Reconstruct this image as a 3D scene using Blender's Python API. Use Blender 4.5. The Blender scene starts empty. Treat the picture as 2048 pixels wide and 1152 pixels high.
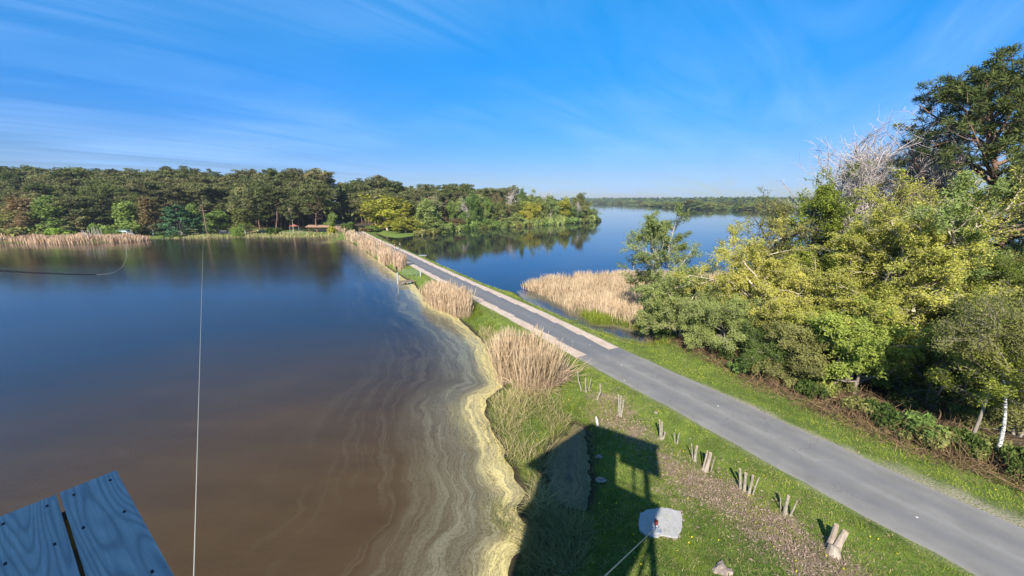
import bpy, math, random
import numpy as np
from mathutils import Vector, Matrix
rnd = random.Random(7)
RG = np.random.default_rng(11)
S = bpy.context.scene
COL = S.collection

# ------------------------------------------------------------------ camera
CH = 14.0                      # camera height above the water
FPX, HOR = 770.0, 400.0        # focal length and horizon row, photograph pixels
PITCH = math.atan((576 - HOR) / FPX)
SP, CP = math.sin(PITCH), math.cos(PITCH)
cd = bpy.data.cameras.new('camera'); cam = bpy.data.objects.new('camera', cd); COL.objects.link(cam)
cam.location = (0, 0, CH); cam.rotation_euler = (math.pi / 2 - PITCH, 0, 0)
cd.sensor_width = 36; cd.lens = 36 * FPX / 2048; cd.clip_start = 0.05; cd.clip_end = 60000
S.camera = cam

# ------------------------------------------------------------------ light
SUN_EL = math.radians(36)
SDX, SDY = math.sin(math.radians(16)), math.cos(math.radians(16))      # shadows fall this way
w = bpy.data.worlds.new('World'); S.world = w; w.use_nodes = True
nt = w.node_tree; nt.nodes.clear()
def N(t, typ, **kw):
    n = t.nodes.new(typ)
    for k, v in kw.items():
        if k.startswith('i_'):
            n.inputs[k[2:].replace('_', ' ')].default_value = v
        else: setattr(n, k, v)
    return n
sky = N(nt, 'ShaderNodeTexSky', sky_type='NISHITA', sun_disc=False, sun_elevation=SUN_EL,
        sun_rotation=math.radians(196), altitude=0, air_density=1.0, dust_density=0.25, ozone_density=2.5)
tc = N(nt, 'ShaderNodeTexCoord')
sep = N(nt, 'ShaderNodeSeparateXYZ'); nt.links.new(tc.outputs['Generated'], sep.inputs[0])
zc = N(nt, 'ShaderNodeMath', operation='MAXIMUM'); zc.inputs[1].default_value = 0.0
nt.links.new(sep.outputs['Z'], zc.inputs[0])
zz = N(nt, 'ShaderNodeMath', operation='ADD'); zz.inputs[1].default_value = 0.09
nt.links.new(zc.outputs[0], zz.inputs[0])
dx = N(nt, 'ShaderNodeMath', operation='DIVIDE'); dy = N(nt, 'ShaderNodeMath', operation='DIVIDE')
nt.links.new(sep.outputs['X'], dx.inputs[0]); nt.links.new(zz.outputs[0], dx.inputs[1])
nt.links.new(sep.outputs['Y'], dy.inputs[0]); nt.links.new(zz.outputs[0], dy.inputs[1])
cmb = N(nt, 'ShaderNodeCombineXYZ'); nt.links.new(dx.outputs[0], cmb.inputs[0]); nt.links.new(dy.outputs[0], cmb.inputs[1])
mp = N(nt, 'ShaderNodeMapping', vector_type='TEXTURE'); mp.inputs['Rotation'].default_value = (0, 0, math.radians(48)); mp.inputs['Scale'].default_value = (3.4, .75, 1)
nt.links.new(cmb.outputs[0], mp.inputs[0])
cn = N(nt, 'ShaderNodeTexNoise', i_Scale=1.1, i_Detail=9.0, i_Roughness=0.58, i_Distortion=0.9); nt.links.new(mp.outputs[0], cn.inputs['Vector'])
mp2 = N(nt, 'ShaderNodeMapping'); mp2.inputs['Location'].default_value = (3.1, 1.7, 0); mp2.inputs['Scale'].default_value = (0.35, 0.5, 1)
nt.links.new(cmb.outputs[0], mp2.inputs[0])
cn2 = N(nt, 'ShaderNodeTexNoise', i_Scale=0.8, i_Detail=3.0); nt.links.new(mp2.outputs[0], cn2.inputs['Vector'])
r1 = N(nt, 'ShaderNodeMapRange'); r1.inputs[1].default_value = 0.36; r1.inputs[2].default_value = 0.78; nt.links.new(cn.outputs[0], r1.inputs[0])
r2 = N(nt, 'ShaderNodeMapRange'); r2.inputs[1].default_value = 0.36; r2.inputs[2].default_value = 0.62; nt.links.new(cn2.outputs[0], r2.inputs[0])
cm = N(nt, 'ShaderNodeMath', operation='MULTIPLY'); nt.links.new(r1.outputs[0], cm.inputs[0]); nt.links.new(r2.outputs[0], cm.inputs[1])
cs = N(nt, 'ShaderNodeMath', operation='MULTIPLY'); cs.inputs[1].default_value = 0.85; nt.links.new(cm.outputs[0], cs.inputs[0])
tint = N(nt, 'ShaderNodeMix', data_type='RGBA', blend_type='MULTIPLY'); tint.inputs[0].default_value = 1
elv = N(nt, 'ShaderNodeValToRGB'); nt.links.new(sep.outputs['Z'], elv.inputs[0])
while len(elv.color_ramp.elements) < 5: elv.color_ramp.elements.new(.5)
for e_, (p_, c_) in zip(elv.color_ramp.elements, [(0., (.30, .35, .50)), (.06, (.27, .36, .58)), (.18, (.15, .45, .82)), (.40, (.035, .66, 1.02)), (1., (.30, .55, .80))]): e_.position = p_; e_.color = (*c_, 1)
nt.links.new(elv.outputs[0], tint.inputs[7])
nt.links.new(sky.outputs[0], tint.inputs[6])
mixc = N(nt, 'ShaderNodeMix', data_type='RGBA'); nt.links.new(cs.outputs[0], mixc.inputs[0])
nt.links.new(tint.outputs[2], mixc.inputs[6]); mixc.inputs[7].default_value = (2.0, 3.5, 6.2, 1)
bg = N(nt, 'ShaderNodeBackground'); bg.inputs[1].default_value = 0.10
nt.links.new(mixc.outputs[2], bg.inputs[0])
wo = N(nt, 'ShaderNodeOutputWorld'); nt.links.new(bg.outputs[0], wo.inputs[0])
sd = bpy.data.lights.new('sun', 'SUN'); so = bpy.data.objects.new('sun', sd); COL.objects.link(so)
sd.energy = 5.0; sd.angle = math.radians(0.55); sd.color = (1.0, 0.94, 0.84)
ldir = Vector((SDX * math.cos(SUN_EL), SDY * math.cos(SUN_EL), -math.sin(SUN_EL)))
so.rotation_euler = ldir.to_track_quat('-Z', 'Y').to_euler(); so.location = (-20, -40, 60)
S.view_settings.view_transform = 'Standard'; S.view_settings.look = 'None'
S.view_settings.exposure = 1.0; S.view_settings.gamma = 1.0
S.render.engine = 'CYCLES'
S.cycles.max_bounces = 6; S.cycles.transparent_max_bounces = 4; S.cycles.diffuse_bounces = 3; S.cycles.glossy_bounces = 3

# ------------------------------------------------------------------ helpers
def un(u, v, z=0.0):
    """point of the ground plane at height z seen in photograph pixel (u, v)"""
    X = (u - 1024) / FPX; Z = (576 - v) / FPX
    y = CP + Z * SP; zz = -SP + Z * CP; t = (z - CH) / zz
    return (X * t, y * t)
def gx(u, y, z=0.8):
    return (u - 1024) / FPX * (y * CP + (CH - z) * SP)
def topz(v, y):
    Z = (576 - v) / FPX
    return CH + y / (CP + Z * SP) * (-SP + Z * CP)
def sstep(a, b, x):
    t = np.clip((x - a) / (b - a), 0, 1); return t * t * (3 - 2 * t)

def mesh_np(name, V, F, mat=None, smooth=False, attrs=None, F3=None):
    V = np.asarray(V, dtype=np.float32).reshape(-1, 3)
    parts = []
    if F is not None and len(F): parts.append(np.asarray(F, dtype=np.int32))
    if F3 is not None and len(F3): parts.append(np.asarray(F3, dtype=np.int32))
    me = bpy.data.meshes.new(name)
    me.vertices.add(len(V)); me.vertices.foreach_set('co', V.ravel())
    li = np.concatenate([p.ravel() for p in parts])
    tot = np.concatenate([np.full(len(p), p.shape[1], dtype=np.int32) for p in parts])
    st = np.concatenate([[0], np.cumsum(tot)[:-1]]).astype(np.int32)
    me.loops.add(len(li)); me.loops.foreach_set('vertex_index', li)
    me.polygons.add(len(tot)); me.polygons.foreach_set('loop_start', st)
    me.update(calc_edges=True)
    me.polygons.foreach_set('use_smooth', np.full(len(tot), bool(smooth)))
    for k, a in (attrs or {}).items():
        at = me.attributes.new(k, 'FLOAT', 'POINT'); at.data.foreach_set('value', np.asarray(a, dtype=np.float32))
    if mat: me.materials.append(mat)
    return me
def link(name, me, parent=None, loc=None):
    o = bpy.data.objects.new(name, me); COL.objects.link(o)
    if parent: o.parent = parent
    if loc is not None: o.location = loc
    return o
def tag(o, label=None, cat=None, group=None, kind=None):
    if label: o['label'] = label
    if cat: o['category'] = cat
    if group: o['group'] = group
    if kind: o['kind'] = kind
    return o
def empty(name, loc=(0, 0, 0), rz=0):
    o = bpy.data.objects.new(name, None); COL.objects.link(o); o.location = loc; o.rotation_euler = (0, 0, rz); o.empty_display_size = .2
    return o

class MB:                       # small hand-made meshes
    def __init__(s): s.v = []; s.f = []; s.t = []
    def box(s, c, d, M=None):
        n = len(s.v); hx, hy, hz = d[0] / 2, d[1] / 2, d[2] / 2
        for x, y, z in ((-1,-1,-1),(1,-1,-1),(1,1,-1),(-1,1,-1),(-1,-1,1),(1,-1,1),(1,1,1),(-1,1,1)):
            p = Vector((x * hx, y * hy, z * hz))
            if M: p = M @ p
            s.v.append(tuple(p + Vector(c)))
        s.f += [tuple(n + i for i in q) for q in ((0,3,2,1),(4,5,6,7),(0,1,5,4),(1,2,6,5),(2,3,7,6),(3,0,4,7))]
        return s
    def tube(s, pts, rad, k=8, cap=True):
        pts = [Vector(p) for p in pts]; n0 = len(s.v)
        if not hasattr(rad, '__len__'): rad = [rad] * len(pts)
        for i, p in enumerate(pts):
            a = pts[max(0, i - 1)]; b = pts[min(len(pts) - 1, i + 1)]
            d = (b - a).normalized(); r = Vector((1, 0, 0)) if abs(d.x) < .8 else Vector((0, 0, 1))
            e = d.cross(r).normalized(); g = d.cross(e)
            for j in range(k):
                t = 2 * math.pi * j / k
                s.v.append(tuple(p + (e * math.cos(t) + g * math.sin(t)) * rad[i]))
        for i in range(len(pts) - 1):
            for j in range(k):
                q = n0 + i * k
                s.f.append((q + j, q + (j + 1) % k, q + k + (j + 1) % k, q + k + j))
        if cap:
            s.f.append(tuple(n0 + j for j in range(k))[::-1]); s.f.append(tuple(n0 + (len(pts) - 1) * k + j for j in range(k)))
        return s
    def poly(s, pts, z0, z1):
        n = len(s.v); m = len(pts)
        for z in (z0, z1): s.v += [(p[0], p[1], z) for p in pts]
        s.f.append(tuple(range(n, n + m))[::-1]); s.f.append(tuple(range(n + m, n + 2 * m)))
        for i in range(m): s.f.append((n + i, n + (i + 1) % m, n + m + (i + 1) % m, n + m + i))
        return s
    def build(s, name, mat, parent=None, loc=None, smooth=False, bevel=0):
        me = bpy.data.meshes.new(name); me.from_pydata(s.v, [], s.f); me.update()
        me.materials.append(mat)
        if smooth:
            for p in me.polygons: p.use_smooth = True
        o = link(name, me, parent, loc)
        if bevel:
            b = o.modifiers.new('bevel', 'BEVEL'); b.width = bevel; b.segments = 2; b.limit_method = 'ANGLE'
        return o

# ------------------------------------------------------------------ materials
def newmat(name):
    m = bpy.data.materials.new(name); m.use_nodes = True; m.node_tree.nodes.clear(); return m, m.node_tree
def out(t, sh):
    o = N(t, 'ShaderNodeOutputMaterial'); t.links.new(sh, o.inputs[0])
def ramp(t, fac, stops, interp='LINEAR'):
    r = N(t, 'ShaderNodeValToRGB'); cr = r.color_ramp; cr.interpolation = interp
    while len(cr.elements) < len(stops): cr.elements.new(0.5)
    for e, (p, c) in zip(cr.elements, stops):
        e.position = p; e.color = (c[0], c[1], c[2], 1)
    t.links.new(fac, r.inputs[0]); return r.outputs[0]
def noise(t, scale, detail=4, vec=None, rough=.55, dist=0):
    n = N(t, 'ShaderNodeTexNoise', i_Scale=scale, i_Detail=detail, i_Roughness=rough, i_Distortion=dist)
    if vec is None:
        g = N(t, 'ShaderNodeNewGeometry'); vec = g.outputs['Position']
    t.links.new(vec, n.inputs['Vector']); return n.outputs[0]
def math_(t, op, a, b=None, c=None):
    n = N(t, 'ShaderNodeMath', operation=op)
    for i, x in enumerate((a, b, c)):
        if x is None: continue
        if isinstance(x, (int, float)): n.inputs[i].default_value = x
        else: t.links.new(x, n.inputs[i])
    return n.outputs[0]
def mix(t, f, a, b, bt='MIX'):
    n = N(t, 'ShaderNodeMix', data_type='RGBA', blend_type=bt)
    for i, x in ((0, f), (6, a), (7, b)):
        if isinstance(x, (int, float)): n.inputs[i].default_value = x
        elif isinstance(x, tuple): n.inputs[i].default_value = (x[0], x[1], x[2], 1)
        else: t.links.new(x, n.inputs[i])
    return n.outputs[2]
def attr(t, name):
    return N(t, 'ShaderNodeAttribute', attribute_name=name).outputs['Fac']
def prange(t, x, a, b, c=0., d=1.):
    n = N(t, 'ShaderNodeMapRange'); t.links.new(x, n.inputs[0])
    for i, q in enumerate((a, b, c, d)): n.inputs[i + 1].default_value = q
    return n.outputs[0]
def bump(t, h, strength=.3, dist=.1):
    b = N(t, 'ShaderNodeBump'); b.inputs['Strength'].default_value = strength; b.inputs['Distance'].default_value = dist
    t.links.new(h, b.inputs['Height']); return b.outputs[0]
def princ(t, col, rough=.8, nrm=None, spec=.3, metal=0):
    p = N(t, 'ShaderNodeBsdfPrincipled')
    if isinstance(col, tuple): p.inputs['Base Color'].default_value = (col[0], col[1], col[2], 1)
    else: t.links.new(col, p.inputs['Base Color'])
    if isinstance(rough, (int, float)): p.inputs['Roughness'].default_value = rough
    else: t.links.new(rough, p.inputs['Roughness'])
    p.inputs['Specular IOR Level'].default_value = spec; p.inputs['Metallic'].default_value = metal
    if nrm is not None: t.links.new(nrm, p.inputs['Normal'])
    return p.outputs[0]

LEAF = {}
def leafmat(name, ca, cb, trans=.35, obvar=.12):
    """leaf colour runs from ca to cb by the leaf's own tint"""
    if name in LEAF: return LEAF[name]
    m, t = newmat(name)
    a = attr(t, 'tint'); c = ramp(t, a, [(0.05, ca), (.95, cb)])
    oi = N(t, 'ShaderNodeObjectInfo')
    hs = N(t, 'ShaderNodeHueSaturation'); t.links.new(c, hs.inputs['Color'])
    t.links.new(prange(t, oi.outputs['Random'], 0, 1, .5 - .012, .5 + .012), hs.inputs['Hue'])
    t.links.new(prange(t, oi.outputs['Random'], 0, 1, 1 + obvar * 1.6, 1 - obvar * 1.6), hs.inputs['Value'])
    d = N(t, 'ShaderNodeBsdfDiffuse'); t.links.new(hs.outputs[0], d.inputs[0])
    tr = N(t, 'ShaderNodeBsdfTranslucent'); t.links.new(mix(t, 1.0, hs.outputs[0], (1.0, 1.0, .55), 'MULTIPLY'), tr.inputs[0])
    mx = N(t, 'ShaderNodeMixShader'); mx.inputs[0].default_value = trans
    t.links.new(d.outputs[0], mx.inputs[1]); t.links.new(tr.outputs[0], mx.inputs[2])
    out(t, mx.outputs[0]); LEAF[name] = m; return m
def barkmat(name, ca, cb, scale=3, stretch=(1, 1, .25), bandy=False):
    m, t = newmat(name)
    g = N(t, 'ShaderNodeTexCoord'); mpn = N(t, 'ShaderNodeMapping'); mpn.inputs['Scale'].default_value = stretch
    t.links.new(g.outputs['Object'], mpn.inputs[0])
    n = noise(t, scale, 5, mpn.outputs[0], .7)
    if bandy: c = ramp(t, n, [(.44, ca), (.52, cb), (.8, cb)])
    else: c = ramp(t, n, [(.3, ca), (.7, cb)])
    out(t, princ(t, c, .85, bump(t, n, .5, .03))); return m
BARK_PINE = barkmat('pine_bark', (.06, .04, .03), (.26, .16, .11), 2.5)
BARK_GREY = barkmat('grey_bark', (.12, .10, .08), (.34, .29, .23), 3)
BARK_PALE = barkmat('pale_bark', (.30, .25, .18), (.55, .47, .34), 3)
BARK_DARK = barkmat('dark_bark', (.03, .025, .02), (.10, .08, .06), 3)
BARK_BIRCH = barkmat('birch_bark', (.06, .05, .05), (.58, .56, .51), 6, (1, 1, 2.6), True)
TWIG_BARE = barkmat('bare_twig', (.26, .22, .20), (.50, .44, .40), 3)
TWIG_PINK = barkmat('bare_twig_rosy', (.20, .15, .12), (.36, .28, .23), 3)
L_PINE = leafmat('pine_needles', (.052, .066, .026), (.215, .215, .085), .15, .22)
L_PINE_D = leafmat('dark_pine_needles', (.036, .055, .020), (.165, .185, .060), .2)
L_PINE_B = leafmat('browned_pine_needles', (.062, .068, .028), (.24, .215, .095), .15, .2)
L_GREEN = leafmat('fresh_green_leaves', (.09, .14, .035), (.27, .36, .10))
L_WILLOW = leafmat('grey_green_willow_leaves', (.12, .155, .045), (.38, .43, .14))
L_OLIVE = leafmat('olive_leaves', (.09, .10, .03), (.30, .30, .10))
L_YELLOW = leafmat('yellow_green_leaves', (.19, .205, .035), (.60, .56, .13))
L_GOLD = leafmat('golden_spring_leaves', (.20, .20, .03), (.54, .50, .08))
L_RED = leafmat('rusty_budding_leaves', (.14, .10, .05), (.34, .24, .12))
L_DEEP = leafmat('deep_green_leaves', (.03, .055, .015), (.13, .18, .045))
L_BRIGHT = leafmat('bright_spring_leaves', (.11, .19, .03), (.34, .45, .09))
L_CEDAR = leafmat('blue_green_cedar_needles', (.03, .075, .035), (.12, .22, .10), .15)
L_REED = leafmat('dry_reed', (.32, .22, .14), (.70, .51, .36), .25, 0)
L_REEDG = leafmat('reed_with_green_base', (.20, .19, .08), (.62, .50, .28), .25, 0)
L_GRASS = leafmat('grass_blades', (.04, .08, .014), (.30, .34, .05), .3, 0)
L_SEDGE = leafmat('sedge_blades', (.16, .15, .06), (.56, .46, .24), .3, 0)
L_TUSS = leafmat('tussock_blades', (.045, .07, .02), (.34, .31, .13), .3, 0)
L_BRAMBLE = leafmat('dead_undergrowth', (.07, .045, .025), (.30, .20, .11), .1, 0)

# ------------------------------------------------------------------ land outlines
def dens(pts, n=6):
    """Catmull-Rom through the points"""
    P = [np.array(p, float) for p in pts]; o = []
    for i in range(len(P) - 1):
        p0 = P[max(0, i - 1)]; p1 = P[i]; p2 = P[i + 1]; p3 = P[min(len(P) - 1, i + 2)]
        for k in range(n):
            t = k / n
            o.append(.5 * ((2 * p1) + (-p0 + p2) * t + (2 * p0 - 5 * p1 + 4 * p2 - p3) * t * t + (-p0 + 3 * p1 - 3 * p2 + p3) * t ** 3))
    o.append(P[-1]); return np.array(o)
LEFT_SHORE = dens([(-8, -30), (-4, -6), (-1.2, 6)] + [un(*p) for p in [(1022, 1151), (1050, 1105), (1060, 1062), (1040, 1020), (1060, 985), (1034, 953), (1016, 922), (1012, 892), (995, 868), (974, 830),
    (975, 800), (1010, 775), (1000, 748), (985, 722), (972, 690), (948, 664), (932, 648), (905, 629), (872, 612), (850, 594), (825, 566), (808, 556), (784, 541), (762, 524), (740, 510), (712, 490), (680, 474)]], 4)
RIGHT_SHORE = dens([un(*p) for p in [(752, 468), (775, 481), (800, 494), (820, 503), (849, 517), (879, 530), (908, 543), (947, 561), (976, 575), (1010, 581), (1036, 588), (1062, 606), (1087, 623), (1138, 645), (1176, 660), (1230, 676), (1282, 688),
    (1300, 676), (1280, 664), (1252, 655), (1227, 649), (1189, 646), (1158, 627), (1133, 610), (1112, 600), (1074, 583), (1046, 572), (1052, 566), (1100, 558), (1160, 551), (1270, 546), (1440, 550), (1600, 548)]], 3)
P1 = np.vstack([LEFT_SHORE, [(-60, 185)], RIGHT_SHORE, [(62, 62), (110, 70), (300, 60), (3000, -100), (3000, -3000), (-3000, -3000), (-60, -200)]])
FAR_SHORE = dens([(-4000, 60), (-900, 90), (-330, 120)] + [un(*p) for p in [(0, 486), (127, 487), (254, 483), (305, 477), (406, 475), (520, 473), (600, 473), (682, 472)]], 3)
POINT_SHORE = dens([un(*p) for p in [(752, 466), (768, 473), (800, 475), (838, 470), (870, 464), (905, 460), (960, 456), (1020, 453), (1080, 449), (1140, 445), (1180, 442), (1198, 438), (1192, 430)]], 3)
P2 = np.vstack([FAR_SHORE, [(-62, 128)], POINT_SHORE, [un(1176, 415), un(1168, 408), (4000, 29000), (-30000, 29000), (-30000, 200)]])
P3 = np.vstack([dens([un(*p) for p in [(1168, 406.4), (1185, 407.2), (1215, 408.2), (1250, 409.2), (1290, 411.5), (1320, 414.), (1360, 417.0), (1400, 418.5), (1450, 420), (1500, 421.5), (1560, 421.5), (1800, 421)]], 3),
    [(3000, 560), (29000, 3000), (29000, 29000), (0, 29000)]])
POOL = dens([un(u, v, .0) for u, v in [(1148, 846), (1111, 885), (1087, 922), (1095, 965), (1120, 1010), (1150, 1024), (1182, 1010), (1186, 960), (1184, 915), (1178, 880), (1166, 855), (1148, 846)]], 3)[:-1]

DITCH = np.array([un(*p) for p in [(1036, 580), (1100, 588), (1180, 640), (1300, 655), (1320, 700), (1150, 665), (1040, 605)]])
def sdist(P, X, Y):
    """signed distance to a closed polygon, positive inside"""
    A = P; B = np.roll(P, -1, 0)
    d2 = np.full(X.shape, 1e18); ins = np.zeros(X.shape, bool)
    for (ax, ay), (bx, by) in zip(A, B):
        ex, ey = bx - ax, by - ay; L = ex * ex + ey * ey + 1e-12
        t = np.clip(((X - ax) * ex + (Y - ay) * ey) / L, 0, 1)
        q = (X - ax - t * ex) ** 2 + (Y - ay - t * ey) ** 2
        np.minimum(d2, q, out=d2)
        if ay != by:
            c = ((ay > Y) != (by > Y)) & (X < (bx - ax) * (Y - ay) / (by - ay) + ax)
            ins ^= c
    d = np.sqrt(d2); return np.where(ins, d, -d)
def linedist(P, X, Y):
    d2 = np.full(X.shape, 1e18)
    for (ax, ay), (bx, by) in zip(P[:-1], P[1:]):
        ex, ey = bx - ax, by - ay; L = ex * ex + ey * ey + 1e-12
        t = np.clip(((X - ax) * ex + (Y - ay) * ey) / L, 0, 1)
        np.minimum(d2, (X - ax - t * ex) ** 2 + (Y - ay - t * ey) ** 2, out=d2)
    return np.sqrt(d2)
_perm = np.random.default_rng(3).random((64, 64))
def vnoise(x, y):
    xi = np.floor(x).astype(int); yi = np.floor(y).astype(int); fx = x - xi; fy = y - yi
    fx = fx * fx * (3 - 2 * fx); fy = fy * fy * (3 - 2 * fy)
    g = lambda a, b: _perm[a % 64, b % 64]
    return (g(xi, yi) * (1 - fx) + g(xi + 1, yi) * fx) * (1 - fy) + (g(xi, yi + 1) * (1 - fx) + g(xi + 1, yi + 1) * fx) * fy
def fbm(x, y, o=4):
    s = 0; a = .5
    for i in range(o): s = s + a * vnoise(x * 2 ** i + 17 * i, y * 2 ** i + 5 * i); a *= .5
    return s / (1 - .5 ** o)

# road: right edge traced, centre line 2.3 m to its left
RE = np.array([(-150, 330), (-121, 268), (-93.5, 217), (-67.6, 172.6), (-44.6, 129.5), (-32.4, 108.5), (-18.2, 82.5), (-9.8, 67.4), (-3.8, 56.9), (.5, 49.4), (4.3, 42.7), (9.3, 33.1), (12.2, 28.0), (15.0, 23.2), (18.2, 17.2), (21.0, 12.6), (25.5, 4.2), (31, -7), (37, -20)])
RE = dens(RE, 8)
tg = np.gradient(RE, axis=0); tg /= np.linalg.norm(tg, axis=1)[:, None]
NL = np.stack([tg[:, 1], -tg[:, 0]], 1)          # to the left of the line as seen driving away from camera
if (NL[:, 0].mean() > 0): NL = -NL
for _ in range(6): RE[1:-1] = (RE[:-2] + 2 * RE[1:-1] + RE[2:]) / 4
RC = RE + NL * 2.32
HW = 2.32
WOOD = np.array([un(1285, 668, .6)] + [un(u, v, .8) for u, v in [(1400, 712), (1500, 770), (1600, 808), (1700, 852), (1800, 892), (1900, 928), (1980, 950), (2060, 985)]] + [(36, 0), (200, -40), (200, 70), (60, 60), (40, 60), (26, 56), (20, 48)])

def height(X, Y, full=False):
    X = np.asarray(X, float); Y = np.asarray(Y, float)
    d1 = sdist(P1, X, Y); d2 = sdist(P2, X, Y); d3 = sdist(P3, X, Y); dp = -sdist(POOL, X, Y)
    d = np.maximum(np.maximum(d1, d2), d3)
    wob = (fbm(X * .9, Y * .9, 3) - .5) * np.where(np.hypot(X, Y) < 120, .7, 2.)
    dit = sdist(DITCH, X, Y)
    dd = np.minimum(d + wob * .8 * (dit < -1) - .5 * sstep(-1, .5, dit), dp + wob * .5 + (fbm(X * 2.7 + 5, Y * 2.7, 2) - .5) * .5)
    rd = linedist(RC, X, Y)
    hs = np.where(dd > 0, .04 + .62 * sstep(0, 3.2, dd), np.maximum(.04 + .35 * dd, -1.2))
    hs = hs + (fbm(X * .5, Y * .5, 4) - .5) * .18 * sstep(.3, 2.5, dd)
    rs_ = sstep(0, 2, X - np.interp(Y, RC[::-1, 1], RC[::-1, 0])) * sstep(46, 38, Y)
    hs = np.where(dd > 0, hs + .27 * rs_ * sstep(.5, 3., dd), hs)
    # low reed marsh right of the causeway, behind the ditch
    marsh = sstep(.0, 3., sdist(MARSH, X, Y))
    hs = np.where(dd > 0, hs * (1 - .8 * marsh), hs)
    w = sstep(2.95, 4.9, rd)
    h = np.maximum(hs, 0) * w + 1.0 * (1 - w)
    h = np.where(dd > 0, h, np.where(rd < 5.2, np.maximum(1.0 * (1 - sstep(2.8, 3.9, rd)) + sstep(2.8, 3.9, rd) * np.minimum(hs, .3), hs), hs))
    far = np.hypot(X, Y)
    h = h + np.where(d > 0, 1.6 * sstep(8, 60, d) * (far > 120), 0)
    if full: return h, dd, rd, np.maximum(d2, d3), d
    return h
MARSH = np.array([un(*p) for p in [(1044, 571), (1074, 583), (1112, 601), (1158, 629), (1189, 649), (1252, 657), (1300, 676)]] + [(19, 42), (30, 46), (50, 52), (60, 70), (20, 80), un(1040, 556)])

# ------------------------------------------------------------------ ground and water: one polar sheet each
ang = np.radians(np.concatenate([np.arange(-62, 62, .36), np.arange(62, 298, 4.)]))
rad = [2.5]
while rad[-1] < 110: rad.append(rad[-1] * 1.0125)
while rad[-1] < 26000: rad.append(rad[-1] * 1.027)
rad = np.array(rad)
GA, GR = np.meshgrid(ang, rad); GX = np.sin(GA) * GR; GY = np.cos(GA) * GR
GH, GD, GRD, GFAR, GDL = height(GX, GY, True)
nr, na = GX.shape
idx = np.arange(nr * na).reshape(nr, na)
q = np.stack([idx[:-1, :], np.roll(idx, -1, 1)[:-1, :], np.roll(idx, -1, 1)[1:, :], idx[1:, :]], -1).reshape(-1, 4)[:, ::-1]
center = len(idx.ravel())
GV = np.stack([GX.ravel(), GY.ravel(), GH.ravel()], 1)
GV = np.vstack([GV, [0, 0, .5]])
fan = np.stack([np.full(na, center), idx[0], np.roll(idx[0], -1)], 1)[:, ::-1]

LITTER = dens([un(u, v, .7) for u, v in [(1180, 790), (1225, 790), (1275, 850), (1320, 900), (1420, 945), (1480, 975), (1560, 1030), (1640, 1085), (1700, 1120), (1740, 1160), (1620, 1160), (1560, 1110), (1480, 1060), (1400, 1000), (1330, 975), (1300, 900), (1250, 860), (1190, 830)]], 2)
g_litter = sstep(-.5, .5, sdist(LITTER, GX, GY) + (fbm(GX * 1.3, GY * 1.3) - .5) * 2.2)
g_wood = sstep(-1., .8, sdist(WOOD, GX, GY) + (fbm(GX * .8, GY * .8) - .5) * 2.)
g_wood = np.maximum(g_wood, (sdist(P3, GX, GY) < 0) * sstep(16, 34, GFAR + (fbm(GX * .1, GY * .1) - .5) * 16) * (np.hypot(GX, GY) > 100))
g_sand = 1 - sstep(HW + .05, HW + .65, GRD + (fbm(GX * 1.1, GY * 1.1) - .45) * .8)
side = (GX - np.interp(GY, RC[::-1, 1], RC[::-1, 0])) > 0
g_sand = np.maximum(g_sand * np.where(side & (GY < 26), 1.0, .35), (1 - sstep(HW + .5, HW + 1.5, GRD + (fbm(GX * 1.1, GY * 1.1) - .45) * 1.2)) * side * (GY < 17.5) * sstep(18.5, 15, GY))
TRACK = dens([(-220, 150), (-150, 146), un(300, 466, 1), un(420, 465, 1), un(520, 465, 1), un(600, 463, 1), un(660, 458, 1), (-84, 196)], 4)
g_sand = np.maximum(g_sand, 1 - sstep(1.2, 2.2, linedist(TRACK, GX, GY)))
g_marsh = sstep(0, 2, sdist(MARSH, GX, GY))
z1 = lambda a: np.append(a.ravel(), 0)

m_ground, t = newmat('ground_soil_and_turf')
n1 = noise(t, 1.7, 6); n2 = noise(t, 14, 4); n3 = noise(t, .35, 3); n4 = noise(t, 60, 2)
gcol = ramp(t, n1, [(.25, (.045, .085, .014)), (.5, (.09, .15, .02)), (.75, (.17, .23, .035))])
gcol = mix(t, prange(t, n2, .45, .75), gcol, (.20, .17, .07))
lit = mix(t, n2, (.14, .10, .06), (.42, .31, .22))
lit = mix(t, prange(t, n4, .5, .7), lit, (.08, .10, .025))
gcol = mix(t, attr(t, 'litter'), gcol, lit)
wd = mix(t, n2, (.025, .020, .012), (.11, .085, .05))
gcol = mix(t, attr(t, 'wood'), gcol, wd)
gcol = mix(t, attr(t, 'marsh'), gcol, mix(t, n1, (.07, .06, .03), (.16, .13, .06)))
gcol = mix(t, math_(t, 'MULTIPLY', attr(t, 'sand'), prange(t, n2, .42, .52, .12, 1)), gcol, mix(t, n2, (.26, .21, .15), (.46, .40, .31)))
shore = prange(t, attr(t, 'shore'), 0.05, .55, 1, 0)
gcol = mix(t, shore, gcol, (.045, .035, .02))
hb = math_(t, 'ADD', n2, n4)
out(t, princ(t, gcol, .95, bump(t, hb, .8, .06), .15))
me = mesh_np('ground', GV, q, m_ground, True, dict(litter=z1(g_litter), wood=z1(g_wood), sand=z1(g_sand), marsh=z1(g_marsh), shore=z1(GD)), fan)
tag(link('ground', me), kind='structure')

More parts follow.
